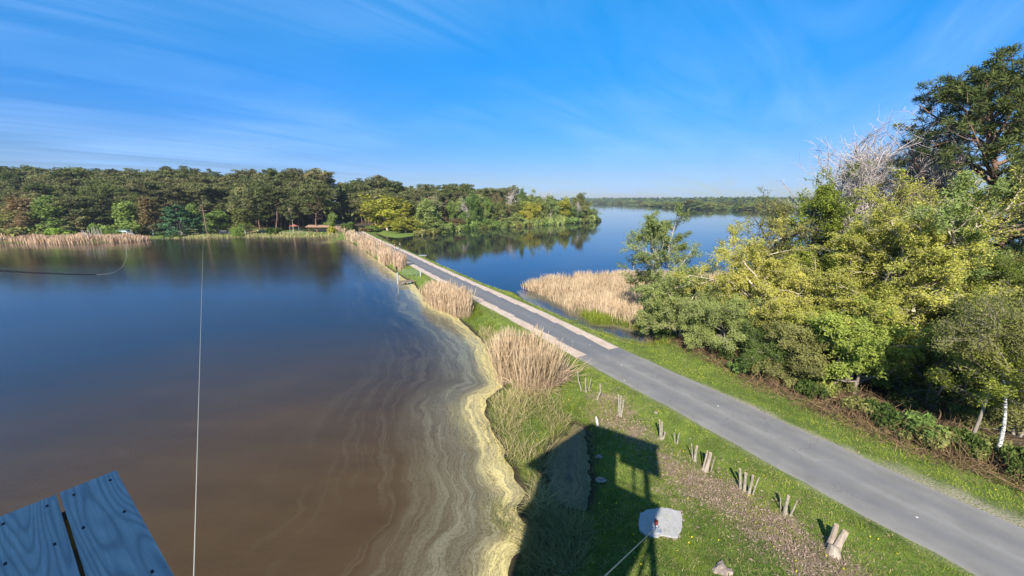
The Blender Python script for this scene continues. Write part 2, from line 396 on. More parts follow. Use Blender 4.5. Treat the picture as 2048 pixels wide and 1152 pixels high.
def watermat(name, body, pollen, bstr, bscale, ripple_far):
    m, t = newmat(name)
    g = N(t, 'ShaderNodeNewGeometry'); pos = g.outputs['Position']
    mpn = N(t, 'ShaderNodeMapping'); mpn.inputs['Scale'].default_value = (.55, 1.6, 1); mpn.inputs['Rotation'].default_value = (0, 0, .25); t.links.new(pos, mpn.inputs[0])
    h = noise(t, bscale, 3, mpn.outputs[0], .6)
    patches = noise(t, .018, 3, mpn.outputs[0])
    bs = N(t, 'ShaderNodeBump'); bs.inputs['Distance'].default_value = .06
    t.links.new(h, bs.inputs['Height']); t.links.new(prange(t, patches, .40, .62, bstr * .35, bstr), bs.inputs['Strength'])
    w1 = N(t, 'ShaderNodeBsdfPrincipled'); w1.inputs['Roughness'].default_value = .04; w1.inputs['IOR'].default_value = 1.333
    murk = mix(t, noise(t, .25, 5, mpn.outputs[0], .65), tuple(c * .6 for c in body), tuple(c * 1.4 for c in body))
    if pollen:
        dn = N(t, 'ShaderNodeVectorMath', operation='DISTANCE'); t.links.new(pos, dn.inputs[0]); dn.inputs[1].default_value = (-9, 6, 0)
        murk = mix(t, prange(t, math_(t, 'MULTIPLY_ADD', noise(t, .06, 3, pos), 10., dn.outputs['Value']), 17, 46, 0, .88), murk, (.010, .012, .014))
    t.links.new(murk, w1.inputs['Base Color']); t.links.new(bs.outputs[0], w1.inputs['Normal'])
    if not pollen:
        out(t, w1.outputs[0]); return m
    sh = attr(t, 'shore')                               # metres to the bank, over water
    wv = N(t, 'ShaderNodeTexNoise', i_Scale=.17, i_Detail=2.0, i_Roughness=.5); t.links.new(pos, wv.inputs['Vector'])
    wf = N(t, 'ShaderNodeTexNoise', i_Scale=1.3, i_Detail=3.0, i_Roughness=.55); t.links.new(pos, wf.inputs['Vector'])
    u = math_(t, 'ADD', math_(t, 'MULTIPLY_ADD', wv.outputs[0], 2.6, sh), math_(t, 'MULTIPLY', wf.outputs[0], .55))
    sx = N(t, 'ShaderNodeSeparateXYZ'); t.links.new(pos, sx.inputs[0])
    def strata(fr, al, det):
        cv = N(t, 'ShaderNodeCombineXYZ')
        t.links.new(math_(t, 'MULTIPLY', u, fr), cv.inputs[0]); t.links.new(math_(t, 'MULTIPLY', sx.outputs[0], al), cv.inputs[1]); t.links.new(math_(t, 'MULTIPLY', sx.outputs[1], al), cv.inputs[2])
        return noise(t, 1.0, det, cv.outputs[0], .62)
    s1 = strata(1.5, .10, 5); s2 = strata(5.0, .22, 3); s3 = strata(.55, .06, 3)
    edge = math_(t, 'MULTIPLY_ADD', math_(t, 'SUBTRACT', s3, .5), 3.2, sh)      # ragged distance
    dense = math_(t, 'MULTIPLY', prange(t, edge, .6, 2.3, 1, 0), prange(t, s2, .36, .50, .55, 1))
    film = math_(t, 'MULTIPLY', prange(t, edge, 1.6, 6.0, 1, 0), 1.0)
    veins = prange(t, s1, .46, .60)
    film2 = math_(t, 'MULTIPLY', film, prange(t, veins, 0, 1, .55, .98))
    faint = math_(t, 'MULTIPLY', prange(t, edge, 4, 13, 1, 0), math_(t, 'MULTIPLY', prange(t, s1, .50, .62), .09))
    lines = prange(t, math_(t, 'ABSOLUTE', math_(t, 'SUBTRACT', s2, .5)), .0, .035, .55, 0)
    lines2 = prange(t, math_(t, 'ABSOLUTE', math_(t, 'SUBTRACT', s1, .5)), .0, .012, .6, 0)
    cov = math_(t, 'MAXIMUM', math_(t, 'MAXIMUM', math_(t, 'MULTIPLY', dense, .97), math_(t, 'MULTIPLY', film2, .52)), faint)
    cov = math_(t, 'MULTIPLY', cov, math_(t, 'SUBTRACT', 1.0, math_(t, 'MAXIMUM', lines, lines2)))
    fl = noise(t, 9, 4, pos, .75)
    cov = math_(t, 'MULTIPLY', cov, prange(t, fl, .34, .52, .45, 1))
    cov = math_(t, 'MULTIPLY', cov, prange(t, attr(t, 'scum'), 0, 1))
    pc = mix(t, dense, (.34, .34, .24), mix(t, s1, (.46, .37, .13), (.62, .52, .25)))
    dd = N(t, 'ShaderNodeBsdfDiffuse'); t.links.new(pc, dd.inputs[0])
    mx = N(t, 'ShaderNodeMixShader'); t.links.new(cov, mx.inputs[0]); t.links.new(w1.outputs[0], mx.inputs[1]); t.links.new(dd.outputs[0], mx.inputs[2])
    out(t, mx.outputs[0]); return m
M_POND = watermat('brown_pond_water', (.058, .035, .013), True, .30, 3.2, 1)
M_LAKE = watermat('blue_lake_water', (.006, .022, .040), True, .10, 1.6, 1)
qv = GD.ravel()
isleft = ~side & (GY < 185) & (GFAR < 3)
isleft = isleft & ~((GX > -75) & (GY > 130) & side)
qq = q[:, ::-1]
under = (GH.ravel()[qq] < .15).any(1)
lf = isleft.ravel()[qq].all(1)
scumw = np.where(isleft, 1 - .75 * sstep(75, 125, np.hypot(GX, GY)), 0)
scumw = np.where(sdist(POOL, GX, GY) > -.6, .30, scumw)
scumw = np.where((~isleft) & (sdist(DITCH, GX, GY) > 0), .38, scumw)
scumw = np.where(isleft & (GY < 5), 1, scumw)
shorew = np.maximum(-GD, 0)
for nm, sel, mat in (('pond_water', lf & under, M_POND), ('lake_water', ~lf & under, M_LAKE)):
    F = qq[sel][:, ::-1]; used, inv = np.unique(F, return_inverse=True)
    V = GV[used].copy(); V[:, 2] = 0
    me = mesh_np(nm, V, inv.reshape(-1, 4), mat, False, dict(shore=np.append(shorew.ravel(), 0)[used], scum=np.append(scumw.ravel(), 0)[used]))
    tag(link(nm, me), kind='structure')

# ------------------------------------------------------------------ road
def ribbon(name, cl, nl, a, b, z0, z1, mat, **kw):
    """slab between offsets a (right) and b (left) from line cl"""
    n = len(cl); a = np.broadcast_to(a, n); b = np.broadcast_to(b, n)
    ra = cl + nl * a[:, None]; rb = cl + nl * b[:, None]
    V = np.vstack([np.c_[ra, np.full(n, z1)], np.c_[rb, np.full(n, z1)], np.c_[ra, np.full(n, z0)], np.c_[rb, np.full(n, z0)]])
    i = np.arange(n - 1)
    F = np.vstack([np.c_[i, i + 1, n + i + 1, n + i], np.c_[i, 2 * n + i, 2 * n + i + 1, i + 1], np.c_[n + i, n + i + 1, 3 * n + i + 1, 3 * n + i]])
    F = np.vstack([F, [[0, n, 3 * n, 2 * n], [n - 1, 3 * n - 1, 4 * n - 1, 2 * n - 1][::-1]]])
    return mesh_np(name, V, F, mat, False, **kw)
m_asph, t = newmat('worn_asphalt')
tcn = N(t, 'ShaderNodeNewGeometry')
off = attr(t, 'off')
na_ = noise(t, 70, 3); nb = noise(t, .8, 5); nc = noise(t, 6, 4)
ac = ramp(t, nb, [(.3, (.125, .119, .110)), (.7, (.185, .176, .162))])
ac = mix(t, prange(t, na_, .35, .7, 0, .5), ac, (.24, .228, .208))
wn = math_(t, 'MULTIPLY_ADD', math_(t, 'SUBTRACT', nb, .5), .5, off)
tr1 = prange(t, math_(t, 'ABSOLUTE', math_(t, 'SUBTRACT', math_(t, 'ABSOLUTE', wn), .95)), .1, .55, .5, 0)
ac = mix(t, tr1, ac, (.125, .125, .13))
ctr = prange(t, math_(t, 'ABSOLUTE', wn), .0, .35, .35, 0); ac = mix(t, ctr, ac, (.26, .255, .24))
edg = prange(t, math_(t, 'ABSOLUTE', wn), 1.95, 2.3, 0, .35); ac = mix(t, edg, ac, (.27, .25, .21))
ac = mix(t, prange(t, nc, .62, .75, 0, .35), ac, (.11, .11, .11))
vo = N(t, 'ShaderNodeTexVoronoi', feature='DISTANCE_TO_EDGE', i_Scale=.45); wp_ = N(t, 'ShaderNodeVectorMath', operation='ADD'); t.links.new(tcn.outputs['Position'], wp_.inputs[0])
nn_ = N(t, 'ShaderNodeTexNoise', i_Scale=2.5, i_Detail=4.); t.links.new(tcn.outputs['Position'], nn_.inputs['Vector']); t.links.new(nn_.outputs['Color'], wp_.inputs[1]); t.links.new(wp_.outputs[0], vo.inputs['Vector'])
ac = mix(t, math_(t, 'MULTIPLY', prange(t, vo.outputs['Distance'], .0, .012, .7, 0), prange(t, noise(t, .22, 2), .5, .56)), ac, (.06, .06, .06))
ac = mix(t, prange(t, noise(t, .33, 2), .60, .615, 0, .4), ac, (.15, .148, .145))
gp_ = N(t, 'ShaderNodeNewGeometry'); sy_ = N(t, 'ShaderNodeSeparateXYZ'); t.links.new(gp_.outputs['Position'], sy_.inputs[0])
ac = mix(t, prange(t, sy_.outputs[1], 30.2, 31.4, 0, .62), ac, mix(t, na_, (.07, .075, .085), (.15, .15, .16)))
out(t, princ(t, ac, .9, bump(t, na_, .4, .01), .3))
vis = RC[:, 1] > -25
cl, nl = RC[vis], NL[vis]; n = len(cl)
# several strips across so the wear follows the lane
offs = np.linspace(-HW, HW, 9); wobl = lambda k: (fbm(np.arange(n) * .9, np.full(n, k * 7.3), 3) - .5) * .34
rows = []; oa = []
for k, o_ in enumerate(offs):
    oo = np.full(n, o_) + (wobl(k) if k in (0, 8) else 0); rows.append(np.c_[cl + nl * oo[:, None], np.full(n, 1.035)]); oa.append(oo)
for k in (0, 8):
    oo = oa[k]; rows.append(np.c_[cl + nl * oo[:, None], np.full(n, .93)]); oa.append(oo)
V = np.vstack(rows); i = np.arange(n - 1); F = []
for k in range(8): F.append(np.c_[k * n + i, k * n + i + 1, (k + 1) * n + i + 1, (k + 1) * n + i])
F.append(np.c_[9 * n + i, 9 * n + i + 1, i + 1, i]); F.append(np.c_[8 * n + i, 8 * n + i + 1, 10 * n + i + 1, 10 * n + i])
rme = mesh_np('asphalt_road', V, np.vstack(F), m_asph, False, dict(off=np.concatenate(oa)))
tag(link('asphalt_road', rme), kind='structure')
m_shld, t = newmat('pinkish_shoulder_surfacing')
na_ = noise(t, 50, 3); nb = noise(t, 1.5, 5)
sc = ramp(t, nb, [(.3, (.40, .31, .24)), (.7, (.54, .44, .35))]); sc = mix(t, prange(t, na_, .4, .7, 0, .5), sc, (.30, .22, .16))
out(t, princ(t, sc, .95, bump(t, na_, .5, .01), .2))
# fine resample for the stepped strips
arc = np.concatenate([[0], np.cumsum(np.linalg.norm(np.diff(RC, axis=0), axis=1))])
ss = np.arange(0, arc[-1], .25)
rcx = np.c_[np.interp(ss, arc, RC[:, 0]), np.interp(ss, arc, RC[:, 1])]; nlx = np.c_[np.interp(ss, arc, NL[:, 0]), np.interp(ss, arc, NL[:, 1])]
for sgn, pe, nm in ((1, un(1166, 716, 1.03), 'road_shoulder'), (-1, un(1225, 699, 1.03), 'road_shoulder')):
    ei = int(np.argmin(np.hypot(rcx[:, 0] - pe[0], rcx[:, 1] - pe[1]))); bi = int(np.argmin(np.hypot(rcx[:, 0] + 88, rcx[:, 1] - 207)))
    c2, n2_ = rcx[bi:ei], nlx[bi:ei]; s_ = ss[bi:ei]
    saw = ((s_[-1] - s_) % 4.3) / 4.3
    inner = HW - .82 - .26 * (1 - saw) + (vnoise(s_ * .8, s_ * 0 + sgn * 3) - .5) * .08
    outer = np.full(len(c2), HW + .10) + (vnoise(s_ * .6, s_ * 0 + 9 + sgn) - .5) * .12
    me = ribbon(nm, c2, n2_, np.minimum(sgn * inner, sgn * outer), np.maximum(sgn * inner, sgn * outer), .95, 1.040, m_shld)
    tag(link(nm, me), kind='structure')

# ------------------------------------------------------------------ vegetation builders
def nrmz(a): return a / (np.linalg.norm(a, axis=-1, keepdims=True) + 1e-9)
def rdir(r, n):
    v = r.normal(size=(n, 3)); return nrmz(v)
def branches(r, o, d, L, K=6, wob=.25, up=.1, sag=0):
    """polylines (n,K,3) from origins, directions and lengths"""
    n = len(o); P = np.zeros((n, K, 3)); P[:, 0] = o; c = d.copy(); w_ = r.normal(size=(n, 3)) * wob
    for k in range(1, K):
        w_ = w_ * .6 + r.normal(size=(n, 3)) * wob
        c = nrmz(c + w_ * .5 + np.array([0, 0, up - sag * k / K]))
        P[:, k] = P[:, k - 1] + c * (L / (K - 1))[:, None]
    return P
def kids(r, P, L, m, s0, s1, a0, a1, l0, l1, upb=0):
    """m child branches on each polyline: origins, directions, lengths, parent s"""
    n, K, _ = P.shape
    s = s0 + (s1 - s0) * (np.tile(np.arange(m), (n, 1)) + r.random((n, m))) / m
    f = s * (K - 1); i = np.minimum(f.astype(int), K - 2); fr = (f - i)[..., None]
    ii = np.arange(n)[:, None]
    o = P[ii, i] * (1 - fr) + P[ii, i + 1] * fr; tgt = nrmz(P[ii, i + 1] - P[ii, i])
    pr = nrmz(np.cross(tgt, rdir(r, n * m).reshape(n, m, 3)))
    a = np.radians(a0 + (a1 - a0) * r.random((n, m)))[..., None]
    d = nrmz(tgt * np.cos(a) + pr * np.sin(a) + np.array([0, 0, upb]))
    l = L[:, None] * (l0 + (l1 - l0) * r.random((n, m))) * (1.15 - .55 * (s - s0) / (s1 - s0 + 1e-6))
    return o.reshape(-1, 3), d.reshape(-1, 3), l.ravel(), s.ravel()
def tubes(P, R, k=5):
    """(n,K,3),(n,K) -> verts, quads"""
    n, K, _ = P.shape
    T = np.gradient(P, axis=1); T = nrmz(T)
    ref = np.where(np.abs(T[..., 2:3]) > .9, np.array([1., 0, 0]), np.array([0, 0, 1.]))
    e = nrmz(np.cross(T, ref)); g = np.cross(T, e)
    a = 2 * np.pi * np.arange(k) / k
    V = P[:, :, None] + (e[:, :, None] * np.cos(a)[:, None] + g[:, :, None] * np.sin(a)[:, None]) * R[:, :, None, None]
    b = (np.arange(n) * K * k)[:, None, None] + (np.arange(K - 1) * k)[None, :, None]
    j = np.arange(k)[None, None]; j1 = (j + 1) % k
    F = np.stack([b + j, b + j1, b + k + j1, b + k + j], -1).reshape(-1, 4)
    return V.reshape(-1, 3), F
def taper(n, K, r0, r1): return np.asarray(r0).reshape(-1, 1) * np.ones((n, 1)) * (1 - np.linspace(0, 1, K)[None] * (1 - r1))
def join(parts):
    V = []; F = []; b = 0
    for v, f in parts: V.append(v); F.append(f + b); b += len(v)
    return np.vstack(V), np.vstack(F)
def leafquads(r, C, size, tint, elong=1.7, outw=None, bias=.6, svar=.5):
    """one rhombus leaf at each centre"""
    n = len(C); nr_ = rdir(r, n)
    if outw is not None: nr_ = nrmz(nr_ + outw * bias)
    u = nrmz(np.cross(nr_, rdir(r, n))); v = np.cross(nr_, u)
    s = size * (1 - svar / 2 + svar * r.random((n, 1)))
    a = u * s * .5 * elong; b = v * s * .5
    V = np.stack([C - a * 1.15, C + b * 1.35 - a * .2, C + a * 1.15 - b * .35], 1).reshape(-1, 3)
    return V, np.arange(3 * n).reshape(n, 3), np.repeat(tint, 3)
def cloud(r, n, c, rad):
    """points scattered mostly near the surface of an ellipsoid"""
    d = rdir(r, n); q_ = (.35 + .65 * r.random((n, 1)) ** .5)
    return c + d * q_ * rad, d

def make_wood(r, H, base, prof, trunks=1, lean=(0, 0), n1=22, n2=6, n3=5, tr=.22, up=.10, wob=.3, a_lo=25, a_hi=65, kr=1.0, sag=0, spread=.17, l2=(.35, .6), l3=(.3, .6), K0=10):
    """skeleton in metres: returns trunk tubes, limb tubes, twig polylines. prof(h 0..1) = crown radius"""
    o0 = np.zeros((trunks, 3)); az = r.random(trunks) * 6.28 + np.arange(trunks) * 6.28 / max(trunks, 1)
    d0 = nrmz(np.c_[np.cos(az) * (spread if trunks > 1 else 0) + lean[0], np.sin(az) * (spread if trunks > 1 else 0) + lean[1], np.ones(trunks)])
    if trunks > 1: o0[:, :2] = np.c_[np.cos(az), np.sin(az)] * tr * 1.2
    o0[:, 2] = -.25
    L0 = H * (.82 + .15 * r.random(trunks)) / np.maximum(d0[:, 2], .6)
    T = branches(r, o0, d0, L0, K0, .07, .04)
    if trunks == 1 and abs(lean[0]) + abs(lean[1]) < .01:       # keep the leader over the base
        T[:, :, :2] -= np.linspace(0, 1, K0)[None, :, None] * T[:, -1:, :2] * .6
    TR = taper(trunks, K0, np.full(trunks, tr), .18); TR[:, 0] *= 1.35
    m = max(3, n1 // trunks)
    s = base + (.98 - base) * (np.tile(np.arange(m), (trunks, 1)) + r.random((trunks, m))) / m
    f = s * (K0 - 1); i = np.minimum(f.astype(int), K0 - 2); fr = (f - i)[..., None]; ii = np.arange(trunks)[:, None]
    o1 = (T[ii, i] * (1 - fr) + T[ii, i + 1] * fr).reshape(-1, 3)
    hs = np.clip((s.ravel() - base) / (1 - base), 0, 1)
    a1 = np.arange(len(hs)) * 2.39996 + r.normal(size=len(hs)) * .4
    el = np.radians(a_lo + (a_hi - a_lo) * hs + r.normal(size=len(hs)) * 7)
    d1 = np.c_[np.cos(a1) * np.cos(el), np.sin(a1) * np.cos(el), np.sin(el)]
    L1 = np.array([prof(x) for x in hs]) / np.maximum(np.cos(el), .35) * (.75 + .4 * r.random(len(hs)))
    B1 = branches(r, o1, d1, L1, 7, wob, up, sag)
    R1 = taper(len(L1), 7, np.clip(L1 * .022, .02, tr * .55), .2) * kr
    o2, d2, L2, s2 = kids(r, B1, L1, n2, .22, 1, 25, 65, *l2)
    B2 = branches(r, o2, d2, L2, 5, wob, up * .7, sag)
    R2 = taper(len(L2), 5, np.clip(L2 * .018, .008, .06), .25) * kr
    o3, d3, L3, s3 = kids(r, B2, L2, n3, .15, 1, 20, 70, *l3)
    B3 = branches(r, o3, d3, L3, 4, wob, up * .5, sag)
    return T, TR, B1, R1, B2, R2, B3, L3, (np.repeat(np.repeat(r.random(len(L1)), n2), n3), np.repeat(r.random(len(L2)), n3))
def foliage(r, B3, L3, tints, per, size, jit=.12, elong=1.7, bias=.7, centre=None, drop=0., top=0.):
    n, K, _ = B3.shape
    if drop:
        keep = r.random(n) > drop; B3 = B3[keep]; L3 = L3[keep]; tints = tuple(a[keep] for a in tints); n = len(B3)
    s = r.random((n, per)); f = s * (K - 1); i = np.minimum(f.astype(int), K - 2); fr = (f - i)[..., None]
    ii = np.arange(n)[:, None]
    C = (B3[ii, i] * (1 - fr) + B3[ii, i + 1] * fr).reshape(-1, 3)
    C = C + r.normal(size=C.shape) * jit
    tn = .30 * np.repeat(tints[0], per) + .25 * np.repeat(tints[1], per) + .45 * r.random(len(C))
    c0 = C.mean(0) if centre is None else np.array(centre)
    o_ = nrmz(C - c0 + [0, 0, .3 * np.ptp(C[:, 2])])
    V, F, tv = leafquads(r, C, size, tn, elong, o_, bias)
    return V, F, tv
def measure(proto):
    me = proto[-1][1]; a = np.empty(len(me.vertices) * 3, np.float32); me.vertices.foreach_get('co', a); a = a.reshape(-1, 3)
    return float(np.percentile(a[:, 2], 99.7)), float(np.percentile(np.hypot(a[:, 0], a[:, 1]), 94))
_ms = {}
def msr(proto):
    k = proto[-1][1].name
    if k not in _ms: _ms[k] = measure(proto)
    return _ms[k]
def put_tree(name, parts, loc, rz=0, sx=1, sz=1, label=None, cat='tree', group=None, mats=None):
    """parts: [(child name, mesh)]"""
    t_ = empty(name, loc, rz); t_.scale = (sx, sx, sz)
    for k, (nm, me) in enumerate(parts):
        o = link(nm, me, t_)
        if mats and mats.get(nm) is not None:
            o.material_slots[0].link = 'OBJECT'; o.material_slots[0].material = mats[nm]
    tag(t_, label, cat, group); return t_

# ---- far tree prototypes, ten metres tall nominal, scaled when placed
def far_round(seed, mat, bark, H=10, W=4.2, base=.12, n=2600, size=.42, shape=0):
    r = np.random.default_rng(seed)
    prof = (lambda h: W * (math.sin(math.pi * min(1, .18 + h * .82)) ** .7)) if shape == 0 else (lambda h: W * (1.05 - h) ** .8)
    T, TR, B1, R1, B2, R2, B3, L3, tn = make_wood(r, H, base, prof, n1=20, n2=5, n3=4, tr=.20, a_lo=10, a_hi=60, up=.12)
    tv, tf = join([tubes(T, TR, 6), tubes(B1, R1 * 1.3, 4)])
    per = max(1, n // len(B3))
    V, F, a = foliage(r, B3, L3, tn, per, size * .95, .42, 1.3, .9)
    return [('trunk', mesh_np('trunk', tv, tf, bark, True)), ('crown', mesh_np('crown', V, F, mat, False, dict(tint=a)))]
def far_pine(seed, mat, H=10, base=.45, W=2.4, n=3400, size=.20, top=.8):
    """umbrella-crowned maritime pine: bare trunk, limbs rising to flat needle pads"""
    r = np.random.default_rng(seed)
    prof = lambda h: W * (.55 + .6 * math.sin(math.pi * min(1, h * .85 + .12)))
    T, TR, B1, R1, B2, R2, B3, L3, tn = make_wood(r, H * .97, base, prof, n1=17, n2=4, n3=1, tr=.13, a_lo=8, a_hi=50, up=.16, wob=.25)
    dead = branches(r, np.c_[np.zeros((5, 2)), H * (.22 + .2 * r.random(5))], nrmz(np.c_[r.normal(size=(5, 2)), np.full(5, .15)]), np.full(5, .9), 4, .2, 0)
    tv, tf = join([tubes(T, TR, 6), tubes(B1, R1 * 1.2, 4), tubes(dead, taper(5, 4, np.full(5, .02), .4), 3)])
    n = int(n * 2.0); pads = np.vstack([B2[:, -1], B1[:, -1], B2[:, 2][r.random(len(B2)) < .6]]); m = len(pads); per = n // m
    rad_ = np.array([.72, .72, .34]) * (.7 + .6 * r.random((m, 1))) * W / 2.4
    pt = r.random(m)
    C = np.repeat(pads, per, 0); d = rdir(r, len(C)); C = C + d * np.repeat(rad_, per, 0) * (.3 + .7 * r.random((len(C), 1)) ** .5)
    tint = np.repeat(pt, per) * .5 + .5 * r.random(len(C))
    V, F, a = leafquads(r, C, size, tint, 1.5, nrmz(d + [0, 0, .7]), .8)
    return [('trunk', mesh_np('trunk', tv, tf, BARK_PINE, True)), ('crown', mesh_np('crown', V, F, mat, False, dict(tint=a)))]
def far_bare(seed, bark, H=10, W=3.6, base=.2):
    r = np.random.default_rng(seed)
    T, TR, B1, R1, B2, R2, B3, L3, tn = make_wood(r, H, base, lambda h: W * (math.sin(math.pi * min(1, .2 + h * .75)) ** .7), n1=16, n2=7, n3=5, tr=.15, a_lo=35, a_hi=75, up=.2)
    tv, tf = join([tubes(T, TR, 5), tubes(B1, R1 * 1.4, 3)])
    cv, cf = join([tubes(B2, R2 * 2.0, 3), tubes(B3, taper(len(B3), 4, np.full(len(B3), .028), .5), 3)])
    return [('trunk', mesh_np('trunk', tv, tf, bark, True)), ('bare_twigs', mesh_np('bare_twigs', cv, cf, bark))]
def far_cedar(seed, mat):
    r = np.random.default_rng(seed)
    T, TR, B1, R1, B2, R2, B3, L3, tn = make_wood(r, 10, .04, lambda h: 5.6 * (1.06 - h) ** .75, n1=46, n2=8, n3=2, tr=.3, a_lo=2, a_hi=25, up=.0, wob=.12)
    B2[..., 2] = B2[:, :1, 2] + (B2[..., 2] - B2[:, :1, 2]) * .25
    tv, tf = join([tubes(T, TR, 6), tubes(B1, R1, 4)])
    V, F, a = foliage(r, B2, L3, (np.repeat(r.random(len(B1)), 8), r.random(len(B2))), 16, .30, .12, 1.6, .9)
    return [('trunk', mesh_np('trunk', tv, tf, BARK_GREY, True)), ('crown', mesh_np('crown', V, F, mat, False, dict(tint=a)))]
def far_weeping(seed, mat, H=10, W=4):
    r = np.random.default_rng(seed)
    T, TR, B1, R1, B2, R2, B3, L3, tn = make_wood(r, H * .8, .3, lambda h: W, n1=18, n2=8, n3=1, tr=.25, a_lo=30, a_hi=60, up=.05)
    D = branches(r, np.vstack([B2[:, -1], B1[:, -1], B2[:, 2]]), nrmz(r.normal(size=(len(B2) * 2 + len(B1), 3)) * .35 + [0, 0, -.6]), np.full(len(B2) * 2 + len(B1), H * .42), 6, .05, -.35)
    D[..., 2] = np.maximum(D[..., 2], .3)
    tv, tf = join([tubes(T, TR, 5), tubes(B1, R1, 4)])
    V, F, a = foliage(r, D, None, (r.random(len(D)), r.random(len(D))), 16, .32, .10, 1.8, .5)
    return [('trunk', mesh_np('trunk', tv, tf, BARK_GREY, True)), ('crown', mesh_np('crown', V, F, mat, False, dict(tint=a)))]
def bushmesh(seed, mat, n=2200, size=.3, W=1.0, Hh=.8, stems=True):
    """low shrub one metre in radius, many lobes"""
    r = np.random.default_rng(seed)
    m = 26; c = np.c_[r.normal(size=(m, 2)) * .42, .25 + r.random(m) * .55] * [W, W, Hh / .8]
    rr = .22 + .2 * r.random(m); C = np.repeat(c, n // m, 0); d = rdir(r, len(C)); C = C + d * np.repeat(rr, n // m)[:, None] * (.5 + .5 * r.random((len(C), 1)) ** .5)
    C[:, 2] = np.abs(C[:, 2])
    V, F, a = leafquads(r, C, size, .5 * np.repeat(r.random(m), n // m) + .5 * r.random(len(C)), 1.5, nrmz(d + [0, 0, .5]), .8)
    sb = branches(r, np.zeros((9, 3)), nrmz(r.normal(size=(9, 3)) * .5 + [0, 0, 1]), np.full(9, .9), 5, .2, .05)
    sv, sf = tubes(sb, taper(9, 5, np.full(9, .03), .4), 4)
    return [('stem', mesh_np('stem', sv, sf, BARK_GREY, True)), ('foliage', mesh_np('foliage', V, F, mat, False, dict(tint=a)))]

PINES = [far_pine(100 + i, L_PINE, base=b, W=w_, n=n_) for i, (b, w_, n_) in enumerate([(.45, 2.2, 3600), (.55, 2.6, 3400), (.38, 1.9, 3400), (.5, 2.9, 3800), (.32, 2.2, 3800), (.6, 2.0, 2800)])]
LOWPINES = [far_pine(120 + i, L_PINE, base=.14, W=2.3, n=4200) for i in range(2)]
ROUNDS = [far_round(140 + i, L_GREEN, BARK_GREY, W=w_, n=6000) for i, w_ in enumerate([4.2, 3.6, 4.8, 3.0])]
SLIMS = [far_round(160 + i, L_GREEN, BARK_PALE, W=2.1, base=.15, shape=1, n=4000, size=.34) for i in range(2)]
BARES = [far_bare(170, TWIG_PINK), far_bare(171, TWIG_BARE)]
CEDAR = far_cedar(180, L_CEDAR); WEEP = far_weeping(181, L_BRIGHT)
BUSHES = [bushmesh(190 + i, L_OLIVE) for i in range(3)]

def hz(x, y): return float(height(np.array([x]), np.array([y]))[0])
def far(proto, u, vtop, D, wpx, name, label, cat='tree', group=None, mat=None, bark=None, protoW=None, H0=10, z=None, sz=1.):
    """proto is ~H0 tall; crown width ~protoW*2. placed so its top shows at row vtop, at distance D"""
    x = gx(u, D); z0 = hz(x, D) if z is None else z
    mh, mw = msr(proto); Hh = (topz(vtop, D) - z0) / mh * sz
    s = wpx / 2 / FPX * (D * CP + 2.9) / mw
    return put_tree(name, proto, (x, D, z0 - .05), rnd.random() * 6.28, s, Hh, label, cat, group, {'crown': mat, 'foliage': mat, 'trunk': bark})

# ---- the pine forest beyond the pond, and the wooded point
def skyline(u):
    return np.interp(u, [-60, 0, 60, 100, 125, 185, 215, 260, 340, 420, 500, 560, 620, 655, 690, 720, 760, 790, 850, 900, 960, 1010, 1060, 1100, 1140, 1165, 1185, 1200],
                    [345, 344, 341, 350, 352, 339, 345, 345, 344, 345, 348, 349, 350, 349, 364, 366, 360, 368, 375, 376, 376, 380, 379, 384, 391, 388, 396, 410])
def waterline(u):
    return np.interp(u, [-200, 0, 127, 254, 305, 406, 520, 600, 682, 752, 838, 905, 960, 1020, 1080, 1140, 1180, 1198], [486, 486, 487, 483, 477, 475, 473, 473, 472, 466, 470, 460, 456, 453, 449, 445, 442, 438])
rr = random.Random(5)
def far_d(u): return 14 * FPX / (waterline(u) - HOR)
cnt = 0
placed = []
for row, (dd_, dens_, hfac) in enumerate([(16, 19, .60), (30, 16, .78), (46, 15, .88), (64, 14, 1.0), (84, 14, 1.0)]):
    u = -170.
    while u < 1010:
        u += dens_ * (.7 + .6 * rr.random())
        D = far_d(min(max(u, 0), 1190)) + dd_ + (12 if u < 335 else 0) + rr.uniform(-6, 6)
        if (u > 700 or 318 < u < 690 and rr.random() < .6) and row < 1: continue
        x = gx(u, D)
        if 668 < u < 735 and row < 4 and linedist(RC, np.array([x]), np.array([D]))[0] < 7: continue
        if linedist(TRACK, np.array([x]), np.array([D]))[0] < 4 or linedist(RC, np.array([x]), np.array([D]))[0] < 5: continue
        if min([abs(x - a) + abs(D - b) for a, b in placed] + [99]) < 4.: continue
        if not (sdist(P2, np.array([x]), np.array([D]))[0] > 3): continue
        if u > 880 and row < 2: continue
        vs = skyline(u) + (rr.uniform(-5, 9) if rr.random() < .8 else rr.uniform(-9, -3)) + 2 + (0 if row >= 3 else (455 - skyline(u)) * (1 - hfac))
        proto = rr.choice(PINES if row > 0 or u > 300 else PINES[:2] + LOWPINES)
        Hh = (topz(vs, D) - 1) / msr(proto)[0]
        if Hh < .5: continue
        placed.append((x, D))
        wsc = min(Hh, 2.3) * rr.uniform(1.1, 1.6) if row >= 3 else Hh * rr.uniform(.95, 1.35)
        west = u < 690
        t_ = put_tree('pine_tree', proto, (x, D, hz(x, D) - .05), rr.random() * 6.28, wsc, Hh,
                 ('dark green maritime pine in the tall forest along the far side of the pond' if west else 'dark green maritime pine in the forest behind the leafy wooded point'),
                 'pine tree', 'maritime pines of the forest beyond the pond' if west else 'maritime pines behind the wooded point',
                 {'crown': rr.choice([L_PINE, L_PINE, L_PINE_D, L_PINE_B])})
        cnt += 1
print('pines', cnt)
